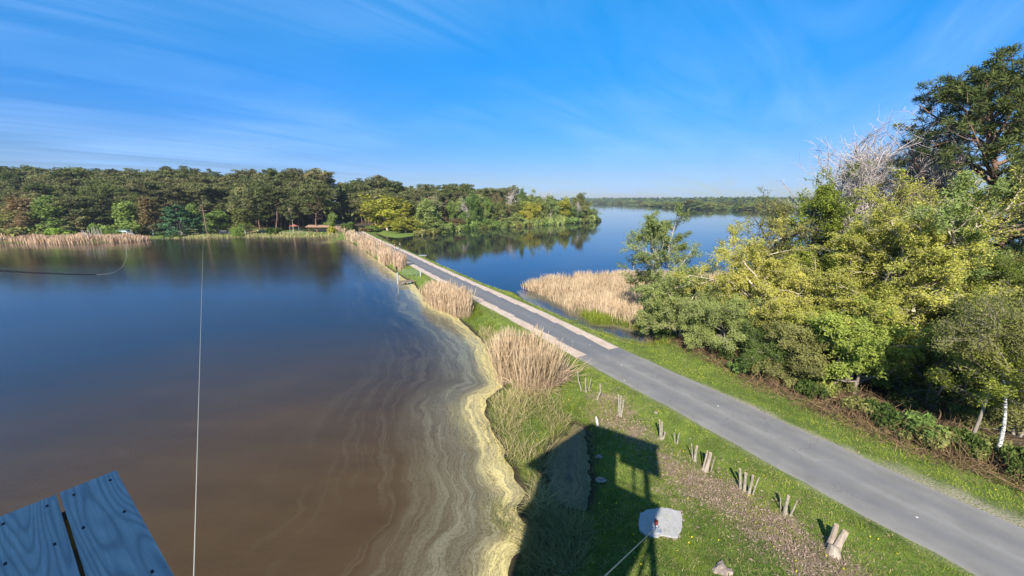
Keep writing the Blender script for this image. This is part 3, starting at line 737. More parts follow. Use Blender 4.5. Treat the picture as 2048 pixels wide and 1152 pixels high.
# forest interior so that no sky shows between the trunks: a far-off mass of trees that reads as one
r = np.random.default_rng(77)
C = []; pts_u = r.uniform(-300, 1120, 26000)
uu = np.clip(pts_u, 0, 1190); Dd = np.array([far_d(a) for a in uu]) + 62 + r.random(len(uu)) * 60
Xx = (pts_u - 1024) / FPX * (Dd * CP + 2.9)
tp = np.array([topz(a, b) for a, b in zip(skyline(uu) + 14, Dd)]) 
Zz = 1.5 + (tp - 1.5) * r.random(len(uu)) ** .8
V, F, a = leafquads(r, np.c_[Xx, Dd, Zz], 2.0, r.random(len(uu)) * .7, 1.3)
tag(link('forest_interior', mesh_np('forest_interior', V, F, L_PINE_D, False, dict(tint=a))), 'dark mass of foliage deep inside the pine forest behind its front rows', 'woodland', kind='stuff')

# individual trees standing in front of the pines (photograph column, top row, distance past the waterline, width)
OUTL = [
 (SLIMS[0], 66, 394, 14, 50, 'birch_tree', 'rusty orange budding birch with pale trunk, leftmost on the pond bank', L_RED, BARK_BIRCH, 2.1),
 (ROUNDS[0], 30, 418, 10, 60, 'leafy_tree', 'broad brownish green tree at far left edge of the pond bank', L_OLIVE, None, 4.2),
 (ROUNDS[1], 62, 424, 7, 50, 'leafy_tree', 'low bare brown shrubby tree beside the leftmost rusty birch', L_RED, None, 3.6),
 (SLIMS[1], 112, 392, 12, 62, 'leafy_tree', 'light green spring tree between the rusty birch and the first low pine', L_GREEN, BARK_PALE, 2.1),
 (LOWPINES[0], 158, 390, 12, 62, 'low_pine_tree', 'olive brown pine branched to the ground right of the light green tree', L_PINE, None, 2.3),
 (LOWPINES[1], 208, 388, 13, 66, 'low_pine_tree', 'low branched pine above the pale bare stakes on the bank', L_PINE, None, 2.3),
 (SLIMS[0], 267, 403, 7, 42, 'birch_tree', 'slim bright green birch standing alone on the pond bank', L_GREEN, BARK_BIRCH, 2.1),
 (SLIMS[1], 307, 394, 9, 44, 'birch_tree', 'reddish budding birch with white trunk left of the cedar', L_RED, BARK_BIRCH, 2.1),
 (CEDAR, 365, 411, 10, 78, 'cedar_tree', 'blue green cedar with flat layered boughs on the pond bank', L_CEDAR, None, 5.6),
 (ROUNDS[3], 436, 420, 13, 46, 'leafy_tree', 'light green small tree right of the leaning pole', L_GREEN, None, 3.0),
 (ROUNDS[1], 392, 408, 16, 36, 'leafy_tree', 'pale green tree showing behind the right side of the cedar', L_GREEN, None, 3.6),
 (SLIMS[0], 492, 416, 9, 34, 'birch_tree', 'thin birch with sparse yellow green leaves behind the small weeping willow', L_OLIVE, BARK_BIRCH, 2.1),
 (WEEP, 476, 447, 5, 26, 'weeping_willow', 'small bright green weeping willow on the bank below the tall crooked pine', L_BRIGHT, None, 4.4),
 (WEEP, 227, 455, 3, 36, 'weeping_willow', 'small bright green weeping willow behind the reeds beside the white van', L_BRIGHT, None, 4.4),
 (PINES[1], 499, 368, 14, 62, 'pine_tree', 'tall crooked pine with a bare forked top above the weeping willow', L_PINE, None, 2.6),
 (PINES[2], 586, 398, 13, 26, 'pine_tree', 'pine with slim bare pale trunk near the red awning', L_PINE, BARK_PALE, 1.9),
 (PINES[3], 636, 352, 15, 78, 'pine_tree', 'biggest pine with long orange trunk and wide crown left of the road end', L_PINE, BARK_PINE, 2.9),
 (PINES[5], 552, 372, 16, 56, 'pine_tree', 'pine with drooping grey green crown left of the picnic shelter', L_PINE, None, 2.0),
 (ROUNDS[3], 664, 424, 16, 22, 'leafy_tree', 'narrow bright green tree left of the road where it enters the forest', L_GREEN, None, 3.0),
 # right of the road
 (ROUNDS[0], 776, 391, 12, 96, 'leafy_tree', 'large yellow spring willow right of the far end of the causeway', L_GOLD, BARK_PALE, 4.2),
 (ROUNDS[2], 812, 424, 6, 56, 'leafy_tree', 'lower golden willow boughs reaching over the lake beside the large yellow willow', L_GOLD, BARK_PALE, 4.8),
 (ROUNDS[1], 858, 398, 12, 46, 'leafy_tree', 'tall grey green willow next to the large yellow willow', L_WILLOW, BARK_PALE, 3.6),
 (ROUNDS[2], 872, 434, 4, 56, 'leafy_tree', 'round grey green willow hanging over the water below the bare rosy tree', L_WILLOW, BARK_PALE, 4.8),
 (BARES[0], 871, 386, 22, 36, 'bare_tree', 'bare rosy brown tree behind the round grey green willow', None, None, 3.6),
 (ROUNDS[3], 904, 404, 18, 22, 'leafy_tree', 'bright green slim tree between the two bare trees of the point', L_GREEN, None, 3.0),
 (BARES[1], 935, 392, 18, 36, 'bare_tree', 'bare greyish tree with fine twigs above the brown shrubs of the point', None, None, 3.6),
 (ROUNDS[0], 911, 436, 6, 36, 'leafy_tree', 'brownish budding shrubby tree at the water of the point', L_RED, None, 4.2),
 (ROUNDS[1], 928, 424, 8, 24, 'leafy_tree', 'bright green rounded tree left of the one of the same size on the point', L_GREEN, None, 3.6),
 (ROUNDS[1], 948, 424, 8, 24, 'leafy_tree', 'green egg shaped tree right of its bright green neighbour on the point', L_GREEN, None, 3.6),
 (ROUNDS[3], 972, 396, 16, 26, 'leafy_tree', 'tall narrow green tree in the middle of the point', L_GREEN, BARK_PALE, 3.0),
 (ROUNDS[2], 974, 438, 4, 40, 'leafy_tree', 'low light green tree spreading over the water in the middle of the point', L_GREEN, None, 4.8),
 (ROUNDS[0], 1001, 400, 14, 34, 'leafy_tree', 'olive budding tree left of the grey green pair on the point', L_OLIVE, BARK_PALE, 4.2),
 (ROUNDS[2], 1010, 429, 4, 32, 'leafy_tree', 'grey green dome shaped willow at the water, first of the pair', L_WILLOW, None, 4.8),
 (ROUNDS[1], 1034, 426, 5, 32, 'leafy_tree', 'grey green dome shaped willow touching the small yellow tree', L_WILLOW, None, 3.6),
 (ROUNDS[3], 1034, 404, 14, 28, 'leafy_tree', 'olive tree standing above the grey green willow pair', L_OLIVE, BARK_PALE, 3.0),
 (ROUNDS[0], 1060, 403, 8, 40, 'leafy_tree', 'small round yellow tree at the water of the wooded point', L_GOLD, None, 4.2),
 (ROUNDS[1], 1043, 377, 30, 18, 'leafy_tree', 'bright green treetop on the skyline left of the tall grey green tree', L_GREEN, None, 3.6),
 (ROUNDS[2], 1068, 379, 24, 38, 'leafy_tree', 'tall grey green tree on the skyline of the point', L_WILLOW, BARK_PALE, 4.8),
 (BARES[1], 1023, 376, 30, 28, 'bare_tree', 'bare grey treetop on the skyline left of the bright green treetop', None, None, 3.6),
 (BARES[1], 1092, 379, 26, 28, 'bare_tree', 'bare grey treetop on the skyline right of the tall grey green tree', None, None, 3.6),
 (ROUNDS[0], 1101, 391, 14, 34, 'leafy_tree', 'pale green tree with thin white trunks near the end of the point', L_WILLOW, BARK_PALE, 4.2),
 (ROUNDS[3], 1128, 394, 10, 26, 'leafy_tree', 'orange yellow tree with forked pale trunks near the end of the point', L_GOLD, BARK_PALE, 3.0),
 (ROUNDS[1], 1158, 386, 9, 34, 'leafy_tree', 'tallest olive tree at the tip of the point', L_OLIVE, BARK_PALE, 3.6),
 (BARES[1], 1155, 402, 4, 20, 'bare_tree', 'small whitish bare tree in front of the tallest olive tree', None, None, 3.6),
 (ROUNDS[2], 1178, 404, 4, 34, 'leafy_tree', 'rounded green tree that ends the point at the lake', L_WILLOW, None, 4.8),
 (ROUNDS[0], 1145, 412, 8, 34, 'leafy_tree', 'green tree left of the rounded one that ends the point', L_GREEN, None, 4.2),
]
for pr, u, vt, dp, wp, nm, lab, mt, bk, pw in OUTL:
    D = far_d(u) + dp + (7 if u < 300 else 0)
    far(pr, u, vt, D, wp, nm, lab, 'pine tree' if 'pine' in nm else 'cedar' if 'cedar' in nm else 'tree', None, mt, bk, protoW=pw * 1.75 if pw != 5.6 else 11)
# mid-storey of the point and bank, behind the named ones
for u in np.arange(840, 1180, 13):
    D = far_d(u) + rr.uniform(14, 34); vt = skyline(u) + rr.uniform(8, 30)
    far(rr.choice(ROUNDS), u + rr.uniform(-6, 6), vt, D, rr.uniform(24, 38), 'leafy_tree', 'mixed green broadleaved tree filling the middle of the wooded point', 'tree', 'broadleaved trees filling the wooded point', rr.choice([L_GREEN, L_WILLOW, L_OLIVE, L_OLIVE, L_WILLOW, L_RED]), None, protoW=8)
for u in list(np.arange(845, 1190, 11)):
    D = far_d(u) + rr.uniform(1.5, 4)
    far(rr.choice(BUSHES), u, waterline(u) - rr.uniform(9, 17), D, rr.uniform(18, 30), 'shore_bush', 'grey green bush overhanging the lake at the foot of the wooded point', 'bush', 'bushes along the waterline of the wooded point', rr.choice([L_WILLOW, L_GREEN, L_OLIVE, L_WILLOW]), None, protoW=1.9, H0=1.05)
for k, (u, vt, wp, mt, lab) in enumerate([(18, 458, 40, L_GREEN, 'green bush at the left edge behind the pond reeds'), (60, 452, 60, L_OLIVE, 'wide brownish bush behind the left pond reeds'), (122, 456, 38, L_BRIGHT, 'bright green bush behind the left pond reeds'), (98, 462, 26, L_OLIVE, 'small grey green bush left of the bright green one'),
    (200, 448, 40, L_GREEN, 'light green bush behind the pale bare stakes'), (288, 463, 30, L_OLIVE, 'brown bush between the two birches'), (664, 452, 16, L_GOLD, 'small round yellow bush by the forest road'), (545, 455, 26, L_DEEP, 'dark bush under the pines left of the shelter'),
    (744, 452, 34, L_GREEN, 'green bush at the left foot of the large yellow willow'), (724, 455, 30, L_RED, 'rusty bush beside the road left of the large yellow willow'), (700, 444, 26, L_DEEP, 'dark green bush at the shaded road bend')]):
    far(BUSHES[k % 3], u, vt, far_d(u) + (13 if k < 6 else 9), wp, 'bank_bush', lab, 'bush', None, mt, None, protoW=1.9, H0=1.05)
# far shore of the lake
for row in range(3):
    u = 1165.
    while u < 1580:
        u += rr.uniform(5, 12) * (1 + .3 * row)
        wl = np.interp(u, [1165, 1215, 1250, 1290, 1340, 1400, 1450, 1500, 1600], [406.6, 408.3, 409.3, 411.6, 415.5, 418.7, 420.2, 421.6, 421.6])
        D = 14 * FPX / (wl - HOR); D = D * (1.05 + .12 * row) + 6
        vt = [rr.uniform(403, 409), rr.uniform(400, 405), rr.uniform(395.5, 400)][row] if u > 1280 else rr.uniform(396, 402)
        if row == 2: D *= 1.5
        mt = rr.choice([L_OLIVE, L_WILLOW, L_WILLOW, L_OLIVE, L_GREEN] if row < 2 else [L_DEEP, L_PINE_D, L_WILLOW])
        if row < 2 and rr.random() < .35: continue
        far(rr.choice(ROUNDS[:3]), u, vt, D, rr.uniform(16, 34), 'far_shore_tree', 'low tree in the row along the distant far shore of the lake', 'tree', 'trees along the distant lake shore', mt, None, protoW=8)
far(ROUNDS[0], 1380, 399, 640, 44, 'far_shore_tree', 'rounded orange brown tree standing out on the distant lake shore', 'tree', None, L_OLIVE, None, protoW=8)
V, F, a = [], [], []
uu = r.uniform(1120, 2150, 24000); base_d = np.interp(uu, [1165, 1250, 1400, 1500], [1900, 1500, 1100, 900]); Dd = base_d * (1 + r.random(len(uu)) * .8)
Xx = (uu - 1024) / FPX * Dd; Zz = (r.random(len(uu)) ** 1.3) * (14 + 3.2 * Dd / FPX * (.7 + .5 * fbm(Xx * .01, Dd * .01)))
V, F, a = leafquads(r, np.c_[Xx, Dd, Zz], 9, r.random(len(uu)), 1.4)
tag(link('distant_woodland', mesh_np('distant_woodland', V, F, L_DEEP, False, dict(tint=a))), 'low dark woodland on the horizon beyond the lake', 'woodland', kind='stuff')

# ------------------------------------------------------------------ the near wood right of the road
def hero(name, seed, u, y, zc, vtop, prof, mat, bark, label, n1=26, n2=7, n3=7, per=38, size=.13, tr=.22, trunks=1, base=.15, lean=(0, 0), a_lo=5, a_hi=60, up=.12, wob=.32,
         elong=1.7, jit=.13, drop=0., cat='tree', x=None, twigs=True, bias=.7, twigmat=None, H=None, sag=0, group=None, l2=(.35, .6), kr=1.):
    r = np.random.default_rng(seed); size *= .66; per = int(per * 1.25)
    x = gx(u, y, zc) if x is None else x; z0 = hz(x, y); H = H or topz(vtop, y) - z0
    T, TR, B1, R1, B2, R2, B3, L3, tn = make_wood(r, H, base, prof, trunks, lean, n1, n2, n3, tr, up, wob, a_lo, a_hi, sag=sag, l2=l2, kr=kr)
    root = empty(name, (x, y, z0)); fz = H / np.percentile(B3[:, -1, 2], 99)
    for Q_ in (T, B1, B2, B3): Q_[..., 2] *= fz
    tv, tf = tubes(T, TR, 8); link('trunk', mesh_np('trunk', tv, tf, bark, True), root)
    bv, bf = join([tubes(B1, R1, 5), tubes(B2, R2, 4)]); link('limbs', mesh_np('limbs', bv, bf, BARK_GREY if bark is BARK_BIRCH else bark, True), root)
    if twigs:
        bv, bf = tubes(B3, taper(len(B3), 4, np.full(len(B3), .013 if per else .018), .5), 3); link('twigs', mesh_np('twigs', bv, bf, twigmat or (BARK_GREY if bark is BARK_BIRCH else bark)), root)
    if per:
        V, F, a = foliage(r, B3, L3, tn, per, size, jit, elong, bias, drop=drop)
        V[:, 2] = np.maximum(V[:, 2], .02)
        link('crown', mesh_np('crown', V, F, mat, False, dict(tint=a)), root)
    tag(root, label, cat, group); return root
dome = lambda W, a=.25: (lambda h: W * math.sin(math.pi * min(1, a + h * (1 - a) * .93)) ** .65)
hero('willow_tree', 301, 1342, 41, 9, 424, dome(3.5, .3), L_WILLOW, BARK_PALE, 'airy grey green willow standing above the reed bed against the lake', trunks=3, tr=.13, size=.13, per=22, base=.22, a_lo=20, elong=2.4)
hero('willow_tree', 302, 1362, 36, 4, 535, dome(3.9, .35), L_WILLOW, BARK_PALE, 'spreading grey green willow shrub in front of the airy willow, beside the ditch', trunks=4, tr=.13, size=.13, per=34, base=.12, a_lo=0, elong=2.2)
hero('willow_tree', 303, 1455, 31.5, 4, 590, dome(3.3, .35), L_WILLOW, BARK_GREY, 'dense low willow with small grey green leaves left of the yellow trees', trunks=4, tr=.11, size=.11, per=40, base=.08, a_lo=0)
hero('sallow_shrub', 304, 1540, 28, 3, 655, dome(2.8, .4), L_DEEP, BARK_GREY, 'dark leafy shrub at the wood edge below the left yellow tree', trunks=4, tr=.08, size=.12, per=34, base=.05, a_lo=0, cat='shrub', n1=20, n2=6, n3=6)
hero('yellow_tree', 305, 1530, 33.5, 8, 448, dome(4.6, .3), L_YELLOW, BARK_PALE, 'yellow flowering tree at the left end of the yellow group beside the grey willow', trunks=2, tr=.15, size=.13, per=42, base=.2, a_lo=5)
hero('yellow_tree', 306, 1665, 30.0, 9, 392, dome(5.4, .3), L_YELLOW, BARK_PALE, 'big yellow green tree in the centre of the wood edge', trunks=2, tr=.20, size=.135, per=46, base=.15, a_lo=5, n1=30)
hero('yellow_tree', 307, 1865, 27.5, 10, 385, dome(5.0, .3), L_YELLOW, BARK_PALE, 'yellow green tree right of the centre one, below the pine', trunks=1, tr=.20, size=.135, per=42, base=.25, a_lo=5, n1=28)
hero('yellow_tree', 308, 1775, 33, 11, 358, dome(4.0, .3), L_YELLOW, TWIG_PINK, 'thinly leaved tree with many brown branches between the two largest yellow trees', trunks=2, tr=.17, size=.12, per=18, base=.3, a_lo=30, a_hi=75, n1=26)
hero('sallow_tree', 309, 1725, 24.6, 4, 625, dome(3.8, .35), leafmat('lime_leaves', (.13, .18, .03), (.46, .51, .11)), BARK_GREY, 'lime green low tree leaning over the verge in front of the big yellow tree', trunks=3, tr=.13, size=.17, per=34, base=.15, a_lo=0, up=.03)
hero('sallow_tree', 310, 1610, 27, 4, 650, dome(3.0, .35), L_OLIVE, BARK_GREY, 'olive green low tree at the wood edge below the centre yellow tree', trunks=3, tr=.11, size=.12, per=34, base=.10, a_lo=0)
hero('oak_tree', 311, 1640, 40, 12, 338, dome(4.8, .3), leafmat('young_oak_leaves', (.06, .10, .015), (.26, .32, .05)), BARK_DARK, 'darker green young tree rising behind the left yellow trees', tr=.22, size=.17, per=24, base=.35, n1=22)
hero('sparse_tree', 312, 1535, 37, 9, 388, dome(3.6, .3), L_OLIVE, BARK_DARK, 'sparse dark twigged tree with few olive leaves at the wood end, against the lake', tr=.15, size=.14, per=9, base=.25, n1=20, drop=.3)
hero('bare_tree', 320, 1668, 41, 15, 278, dome(4.0, .35), None, TWIG_BARE, 'shorter bare grey tree left of the tall bare one', per=0, tr=.15, trunks=3, base=.4, a_lo=40, a_hi=80, up=.2, wob=.16, n1=40, n2=9, n3=7, twigmat=TWIG_BARE, kr=.8)
hero('bare_tree', 313, 1755, 42, 16, 240, dome(5.4, .35), None, TWIG_BARE, 'tall bare grey tree with fine upright twigs against the sky left of the pine', per=0, tr=.18, trunks=4, base=.4, a_lo=40, a_hi=80, up=.2, wob=.16, n1=52, n2=9, n3=7, twigmat=TWIG_BARE, kr=.8)
hero('sparse_tree', 314, 1838, 44, 16, 272, dome(2.2, .3), L_WILLOW, TWIG_BARE, 'slender half leafed tree between the bare tree and the pine', tr=.15, size=.16, per=8, base=.35, n1=22, a_lo=40, a_hi=75)
hero('willow_tree', 315, 2020, 27, 12, 328, dome(3.0, .3), leafmat('pale_green_leaves', (.12, .165, .045), (.38, .44, .14)), BARK_PALE, 'pale green tree with whitish limbs in front of the pine trunk', trunks=2, tr=.14, size=.14, per=30, base=.3)
hero('birch_tree', 316, 0, un(1985, 932, .75)[1], 5, 0, dome(2.2, .25), L_OLIVE, BARK_BIRCH, 'white barked birch leaning right at the corner of the verge', x=un(1985, 932, .75)[0], H=8.6, tr=.10, size=.085, per=30, base=.55, lean=(.10, .03), a_lo=25, kr=.6, n1=20, n2=6, n3=6)
hero('birch_tree', 317, 0, un(1936, 905, .75)[1], 5, 0, dome(2.3, .25), leafmat('birch_leaves', (.09, .13, .02), (.33, .36, .06)), BARK_GREY, 'brown barked slim tree just left of the white barked birch', x=un(1936, 905, .75)[0], H=8.2, tr=.10, size=.085, per=22, base=.48, a_lo=20, kr=.6, n1=22)
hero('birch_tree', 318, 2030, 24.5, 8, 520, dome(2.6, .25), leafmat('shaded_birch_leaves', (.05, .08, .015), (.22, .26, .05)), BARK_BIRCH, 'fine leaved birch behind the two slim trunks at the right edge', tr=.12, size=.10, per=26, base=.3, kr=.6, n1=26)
hero('birch_tree', 319, 1925, 26.5, 7, 505, dome(1.5, .25), L_OLIVE, BARK_BIRCH, 'thin pale leaning birch stem in the shade right of the lime green tree', tr=.10, size=.10, per=10, base=.6, lean=(.16, 0), kr=.5, n1=12)
for k, (u, y, z, vt, W) in enumerate([(1600, 44, 6, 470, 4.5), (1700, 39, 6, 455, 4.5), (1800, 40, 7, 430, 4.5), (1900, 37, 7, 430, 4.5), (2000, 33, 6, 470, 4.5), (2080, 29, 6, 480, 4.5), (1880, 30.5, 4, 560, 3.6), (1980, 28, 4, 560, 3.4), (1500, 42, 3, 540, 3.5)]):
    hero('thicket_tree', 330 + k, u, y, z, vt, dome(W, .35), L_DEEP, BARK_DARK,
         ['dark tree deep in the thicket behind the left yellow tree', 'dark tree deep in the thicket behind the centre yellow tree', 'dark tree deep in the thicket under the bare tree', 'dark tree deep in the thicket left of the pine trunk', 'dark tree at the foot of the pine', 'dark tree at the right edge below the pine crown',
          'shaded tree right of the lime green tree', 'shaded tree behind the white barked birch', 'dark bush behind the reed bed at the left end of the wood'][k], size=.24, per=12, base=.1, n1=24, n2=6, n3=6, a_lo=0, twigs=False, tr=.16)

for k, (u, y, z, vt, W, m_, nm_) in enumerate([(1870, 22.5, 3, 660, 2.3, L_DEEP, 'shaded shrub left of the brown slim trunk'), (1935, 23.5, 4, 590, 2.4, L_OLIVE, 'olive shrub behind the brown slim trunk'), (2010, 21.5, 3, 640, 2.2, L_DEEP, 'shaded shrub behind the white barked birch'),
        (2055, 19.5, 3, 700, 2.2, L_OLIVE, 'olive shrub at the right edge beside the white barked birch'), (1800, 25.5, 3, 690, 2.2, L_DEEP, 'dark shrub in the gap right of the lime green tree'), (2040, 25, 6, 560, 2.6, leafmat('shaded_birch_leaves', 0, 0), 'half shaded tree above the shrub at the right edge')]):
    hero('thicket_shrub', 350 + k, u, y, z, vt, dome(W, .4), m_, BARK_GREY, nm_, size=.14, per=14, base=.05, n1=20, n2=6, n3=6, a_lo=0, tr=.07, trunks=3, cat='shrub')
# the big pine
def big_pine(seed, x, y, H, W, lean, base, label, npad, tuft=.36):
    r = np.random.default_rng(seed); z0 = hz(x, y)
    prof = lambda h: W * (.62 + .5 * math.sin(math.pi * min(1, h * .9 + .1))) * (1.08 - .55 * h)
    T, TR, B1, R1, B2, R2, B3, L3, tn = make_wood(r, H, base, prof, 1, lean, 46, 6, 3, .32, .12, .28, -12, 50)
    root = empty('pine_tree', (x, y, z0))
    tv, tf = tubes(T, TR, 9); link('trunk', mesh_np('trunk', tv, tf, BARK_PINE, True), root)
    bv, bf = join([tubes(B1, R1 * 1.2, 5), tubes(B2, R2, 4), tubes(B3, taper(len(B3), 4, np.full(len(B3), .012), .5), 3)]); link('limbs', mesh_np('limbs', bv, bf, BARK_PINE, True), root)
    P_ = np.vstack([B3[:, -1], B3[:, 2], B2[:, -1]]); m = len(P_); pt = r.random(m)
    C = np.repeat(P_, npad, 0); d = rdir(r, len(C)); d[:, 2] = d[:, 2] * .8 + .35; d = nrmz(d)
    C = C + d * (.10 + .30 * r.random((len(C), 1)))
    # needles: thin blades pointing outwards
    side_ = nrmz(np.cross(d, rdir(r, len(C)))); L_ = tuft * (.6 + .6 * r.random((len(C), 1)))
    V = np.stack([C - d * L_ * .3, C + side_ * .035, C + d * L_ * .7, C - side_ * .035], 1).reshape(-1, 3)
    tt = np.repeat(.55 * np.repeat(pt, npad) + .45 * r.random(len(C)), 4)
    link('crown', mesh_np('crown', V, np.arange(len(V)).reshape(-1, 4), L_PINE_D, False, dict(tint=tt)), root)
    tag(root, label, 'pine tree'); return root
big_pine(401, 45.6, 34, 24.4, 7.8, (-.26, 0), .30, 'tallest tree, a big dark pine with a broad crown at the right edge', 42, .42)
big_pine(402, gx(1880, 46, 14), 46, topz(325, 46), 4.2, (-.05, 0), .3, 'smaller dark pine half hidden between the bare tree and the big pine', 14, .5)
big_pine(403, 21.5, -9, 15, 4.5, (0, 0), .3, 'pine beside the road behind the viewer that shades the near corner of the road', 10, .6)

# wood edge: shrubs, brambles and dead sticks
EDGE = dens([un(u, v, .8) for u, v in [(1300, 672), (1400, 712), (1500, 768), (1600, 806), (1700, 850), (1800, 890), (1900, 925), (1980, 948), (2060, 985)]], 6)
r = np.random.default_rng(55)
NB = [bushmesh(600 + i, m_, n=2600, size=.13) for i, m_ in enumerate([L_DEEP, L_OLIVE, L_GREEN])]
names_ = ['at the water end of the wood edge', 'below the dense low willow', 'below the left yellow tree', 'under the olive green low tree', 'under the centre of the wood edge', 'left of the lime green tree', 'under the lime green tree', 'right of the lime green tree', 'between the lime tree and the brown slim trunk', 'left of the brown slim trunk', 'at the foot of the brown slim trunk', 'between the two slim trunks', 'at the foot of the white barked birch']
for k in range(13):
    i = int((k + .5) / 13 * (len(EDGE) - 1)); x, y = EDGE[i] + r.normal(size=2) * .3 + [1.0, 1.2]
    s = r.uniform(.7, 1.15); mt = [L_DEEP, L_OLIVE, L_DEEP, L_GREEN, L_OLIVE][k % 5]
    put_tree('undergrowth_bush', NB[k % 3], (x, y, hz(x, y)), r.random() * 6, s, s * r.uniform(.9, 1.5), 'low bush ' + names_[k], 'bush', 'low bushes along the wood edge', {'foliage': mt})
def scatter_in(poly, n, r):
    a, b = poly.min(0), poly.max(0); o = np.zeros((0, 2))
    while len(o) < n:
        p = a + (b - a) * r.random((n * 2, 2)); p = p[sdist(poly, p[:, 0], p[:, 1]) > 0]; o = np.vstack([o, p])
    return o[:n]
# brambles / dead sticks, uncountable
pe = EDGE[r.integers(0, len(EDGE), 5200)] + np.abs(r.normal(size=(5200, 1))) * [1.7, 2.2] * 1.0 + r.normal(size=(5200, 2)) * .55 - [.25, .3]
pi_ = scatter_in(WOOD, 9000, r); dk = sdist(WOOD, pi_[:, 0], pi_[:, 1]); pi_ = pi_[(dk < 8) & (np.hypot(pi_[:, 0], pi_[:, 1]) < 60)]; pe = np.vstack([pe, pi_])
pe = pe[linedist(RC, pe[:, 0], pe[:, 1]) > 4.3]
o = np.c_[pe, height(pe[:, 0], pe[:, 1])]
B = branches(r, o, nrmz(r.normal(size=(len(o), 3)) * [1, 1, .5] + [0, 0, .45]), r.uniform(.3, 1.5, len(o)), 5, .45, -.05)
B[..., 2] = np.maximum(B[..., 2], o[:, None, 2])
V, F = tubes(B, taper(len(B), 5, r.uniform(.006, .02, len(B)), .4), 3)
tag(link('dead_sticks', mesh_np('dead_sticks', V, F, L_BRAMBLE, False, dict(tint=np.repeat(r.random(len(B)), 15)))), 'tangle of dead brown sticks and brambles along the wood edge', 'brambles', kind='stuff')
pw_ = scatter_in(WOOD[:14] if False else WOOD, 60000, r); dk = sdist(WOOD, pw_[:, 0], pw_[:, 1]); pw_ = pw_[(dk < 9)]
pl = scatter_in(LITTER, 9000, r) + r.normal(size=(9000, 2)) * .75
pw_ = np.vstack([pw_, pl]); pw_ = pw_[(linedist(RC, pw_[:, 0], pw_[:, 1]) > 2.6) & (np.hypot(pw_[:, 0], pw_[:, 1]) < 75)]
C = np.c_[pw_, height(pw_[:, 0], pw_[:, 1]) + .03 + .04 * r.random(len(pw_))]
V, F, a = leafquads(r, C, .034, r.random(len(C)), 3.4, np.tile([0, 0, 1.], (len(C), 1)), 1.0)
L_LITTER = leafmat('dry_leaf_litter', (.11, .07, .05), (.42, .31, .24), .05, 0)
tag(link('leaf_litter', mesh_np('leaf_litter', V, F, L_LITTER, False, dict(tint=a))), 'dry brown leaves and bark chips on the ground around the cut stumps and under the wood', 'leaf litter', kind='stuff')

# ------------------------------------------------------------------ blades: grass, sedge, reeds
def blades(r, P2d, h, wdt, lean=.3, K=4, tint=None, plume=0, base_z=None, fan=None):
    """bent ribbons standing on the ground"""
    n = len(P2d); z = height(P2d[:, 0], P2d[:, 1]) if base_z is None else base_z
    o = np.c_[P2d, np.maximum(z, -.25) - .03]
    d = nrmz(np.c_[r.normal(size=(n, 2)) * lean, np.ones(n)] + (0 if fan is None else fan))
    bend = np.c_[r.normal(size=(n, 2)) * lean * 1.2, -np.abs(r.normal(size=n)) * lean * .6]
    s = np.linspace(0, 1, K)[None, :, None]
    C = o[:, None] + (d[:, None] * s + bend[:, None] * s ** 2 * .6) * np.asarray(h).reshape(-1, 1, 1)
    a = r.random(n) * np.pi; sd_ = np.c_[np.cos(a), np.sin(a), np.zeros(n)][:, None] * np.asarray(wdt).reshape(-1, 1, 1) * .5
    wp = np.ones(K); wp[-1] = .15
    if plume: wp = np.array([.55, .5, .6, .6, 1.0 * plume, .3])[-K:] if K == 6 else wp
    sd_ = sd_ * wp[None, :, None]
    V = np.stack([C - sd_, C + sd_], 2).reshape(-1, 3)
    b = (np.arange(n) * 2 * K)[:, None] + 2 * np.arange(K - 1)[None]
    F = np.stack([b, b + 1, b + 3, b + 2], -1).reshape(-1, 4)
    if tint is None: tint = r.random(n)
    return V, F, np.repeat(tint, 2 * K)
r = np.random.default_rng(91)
# turf
n = 430000
A_ = np.radians(r.uniform(-30, 58, n)); R_ = np.exp(r.uniform(math.log(10), math.log(95), n)); GP = np.c_[np.sin(A_) * R_, np.cos(A_) * R_]
hh, dd, rd, _, _ = height(GP[:, 0], GP[:, 1], True)
mown = fbm(GP[:, 0] * .45, GP[:, 1] * .45, 4); fine = fbm(GP[:, 0] * 2.1 + 9, GP[:, 1] * 2.1, 3)
okk = (dd > .25) & (rd > 2.45 + .25 * fine) & (sdist(WOOD, GP[:, 0], GP[:, 1]) < .9 * fine * 2 - .3) & (sdist(MARSH, GP[:, 0], GP[:, 1]) < 1)
lit_ = sdist(LITTER, GP[:, 0], GP[:, 1]) + (fbm(GP[:, 0] * 1.3, GP[:, 1] * 1.3) - .5) * 2.2
okk &= (lit_ < 0) | (r.random(n) < .40 + .6 * (fine > .5))
rg = (GP[:, 0] - np.interp(GP[:, 1], RC[::-1, 1], RC[::-1, 0])) > 0
okk &= ~(rg & (rd < 2.45 + 1.0 * fine) & (GP[:, 1] < 26) & (r.random(n) < .8)); okk &= ~(rg & (GP[:, 1] < 17) & (rd < 3.1 + 1.0 * fine) & (r.random(n) < .85))
GP, R_, mown, fine, rd, rg, dd = GP[okk], R_[okk], mown[okk], fine[okk], rd[okk], rg[okk], dd[okk]
meadow = (~rg) & (lit_[okk] < 0) & (GP[:, 0] < 10) & (GP[:, 1] < 17)
tint_ = np.clip(.34 + 1.5 * (mown - .47) + .6 * (fine - .5) + .32 * r.random(len(GP)) + .15 * rg - .12 * meadow + .22 * np.exp(-rd / 4.5) * (~meadow), 0, 1)
V, F, a = blades(r, GP, (.05 + .10 * r.random(len(GP))) * (1 + .5 * (fine - .5)) * (1 + R_ / 90), (.013 + .0009 * R_), .45, 2, tint_)
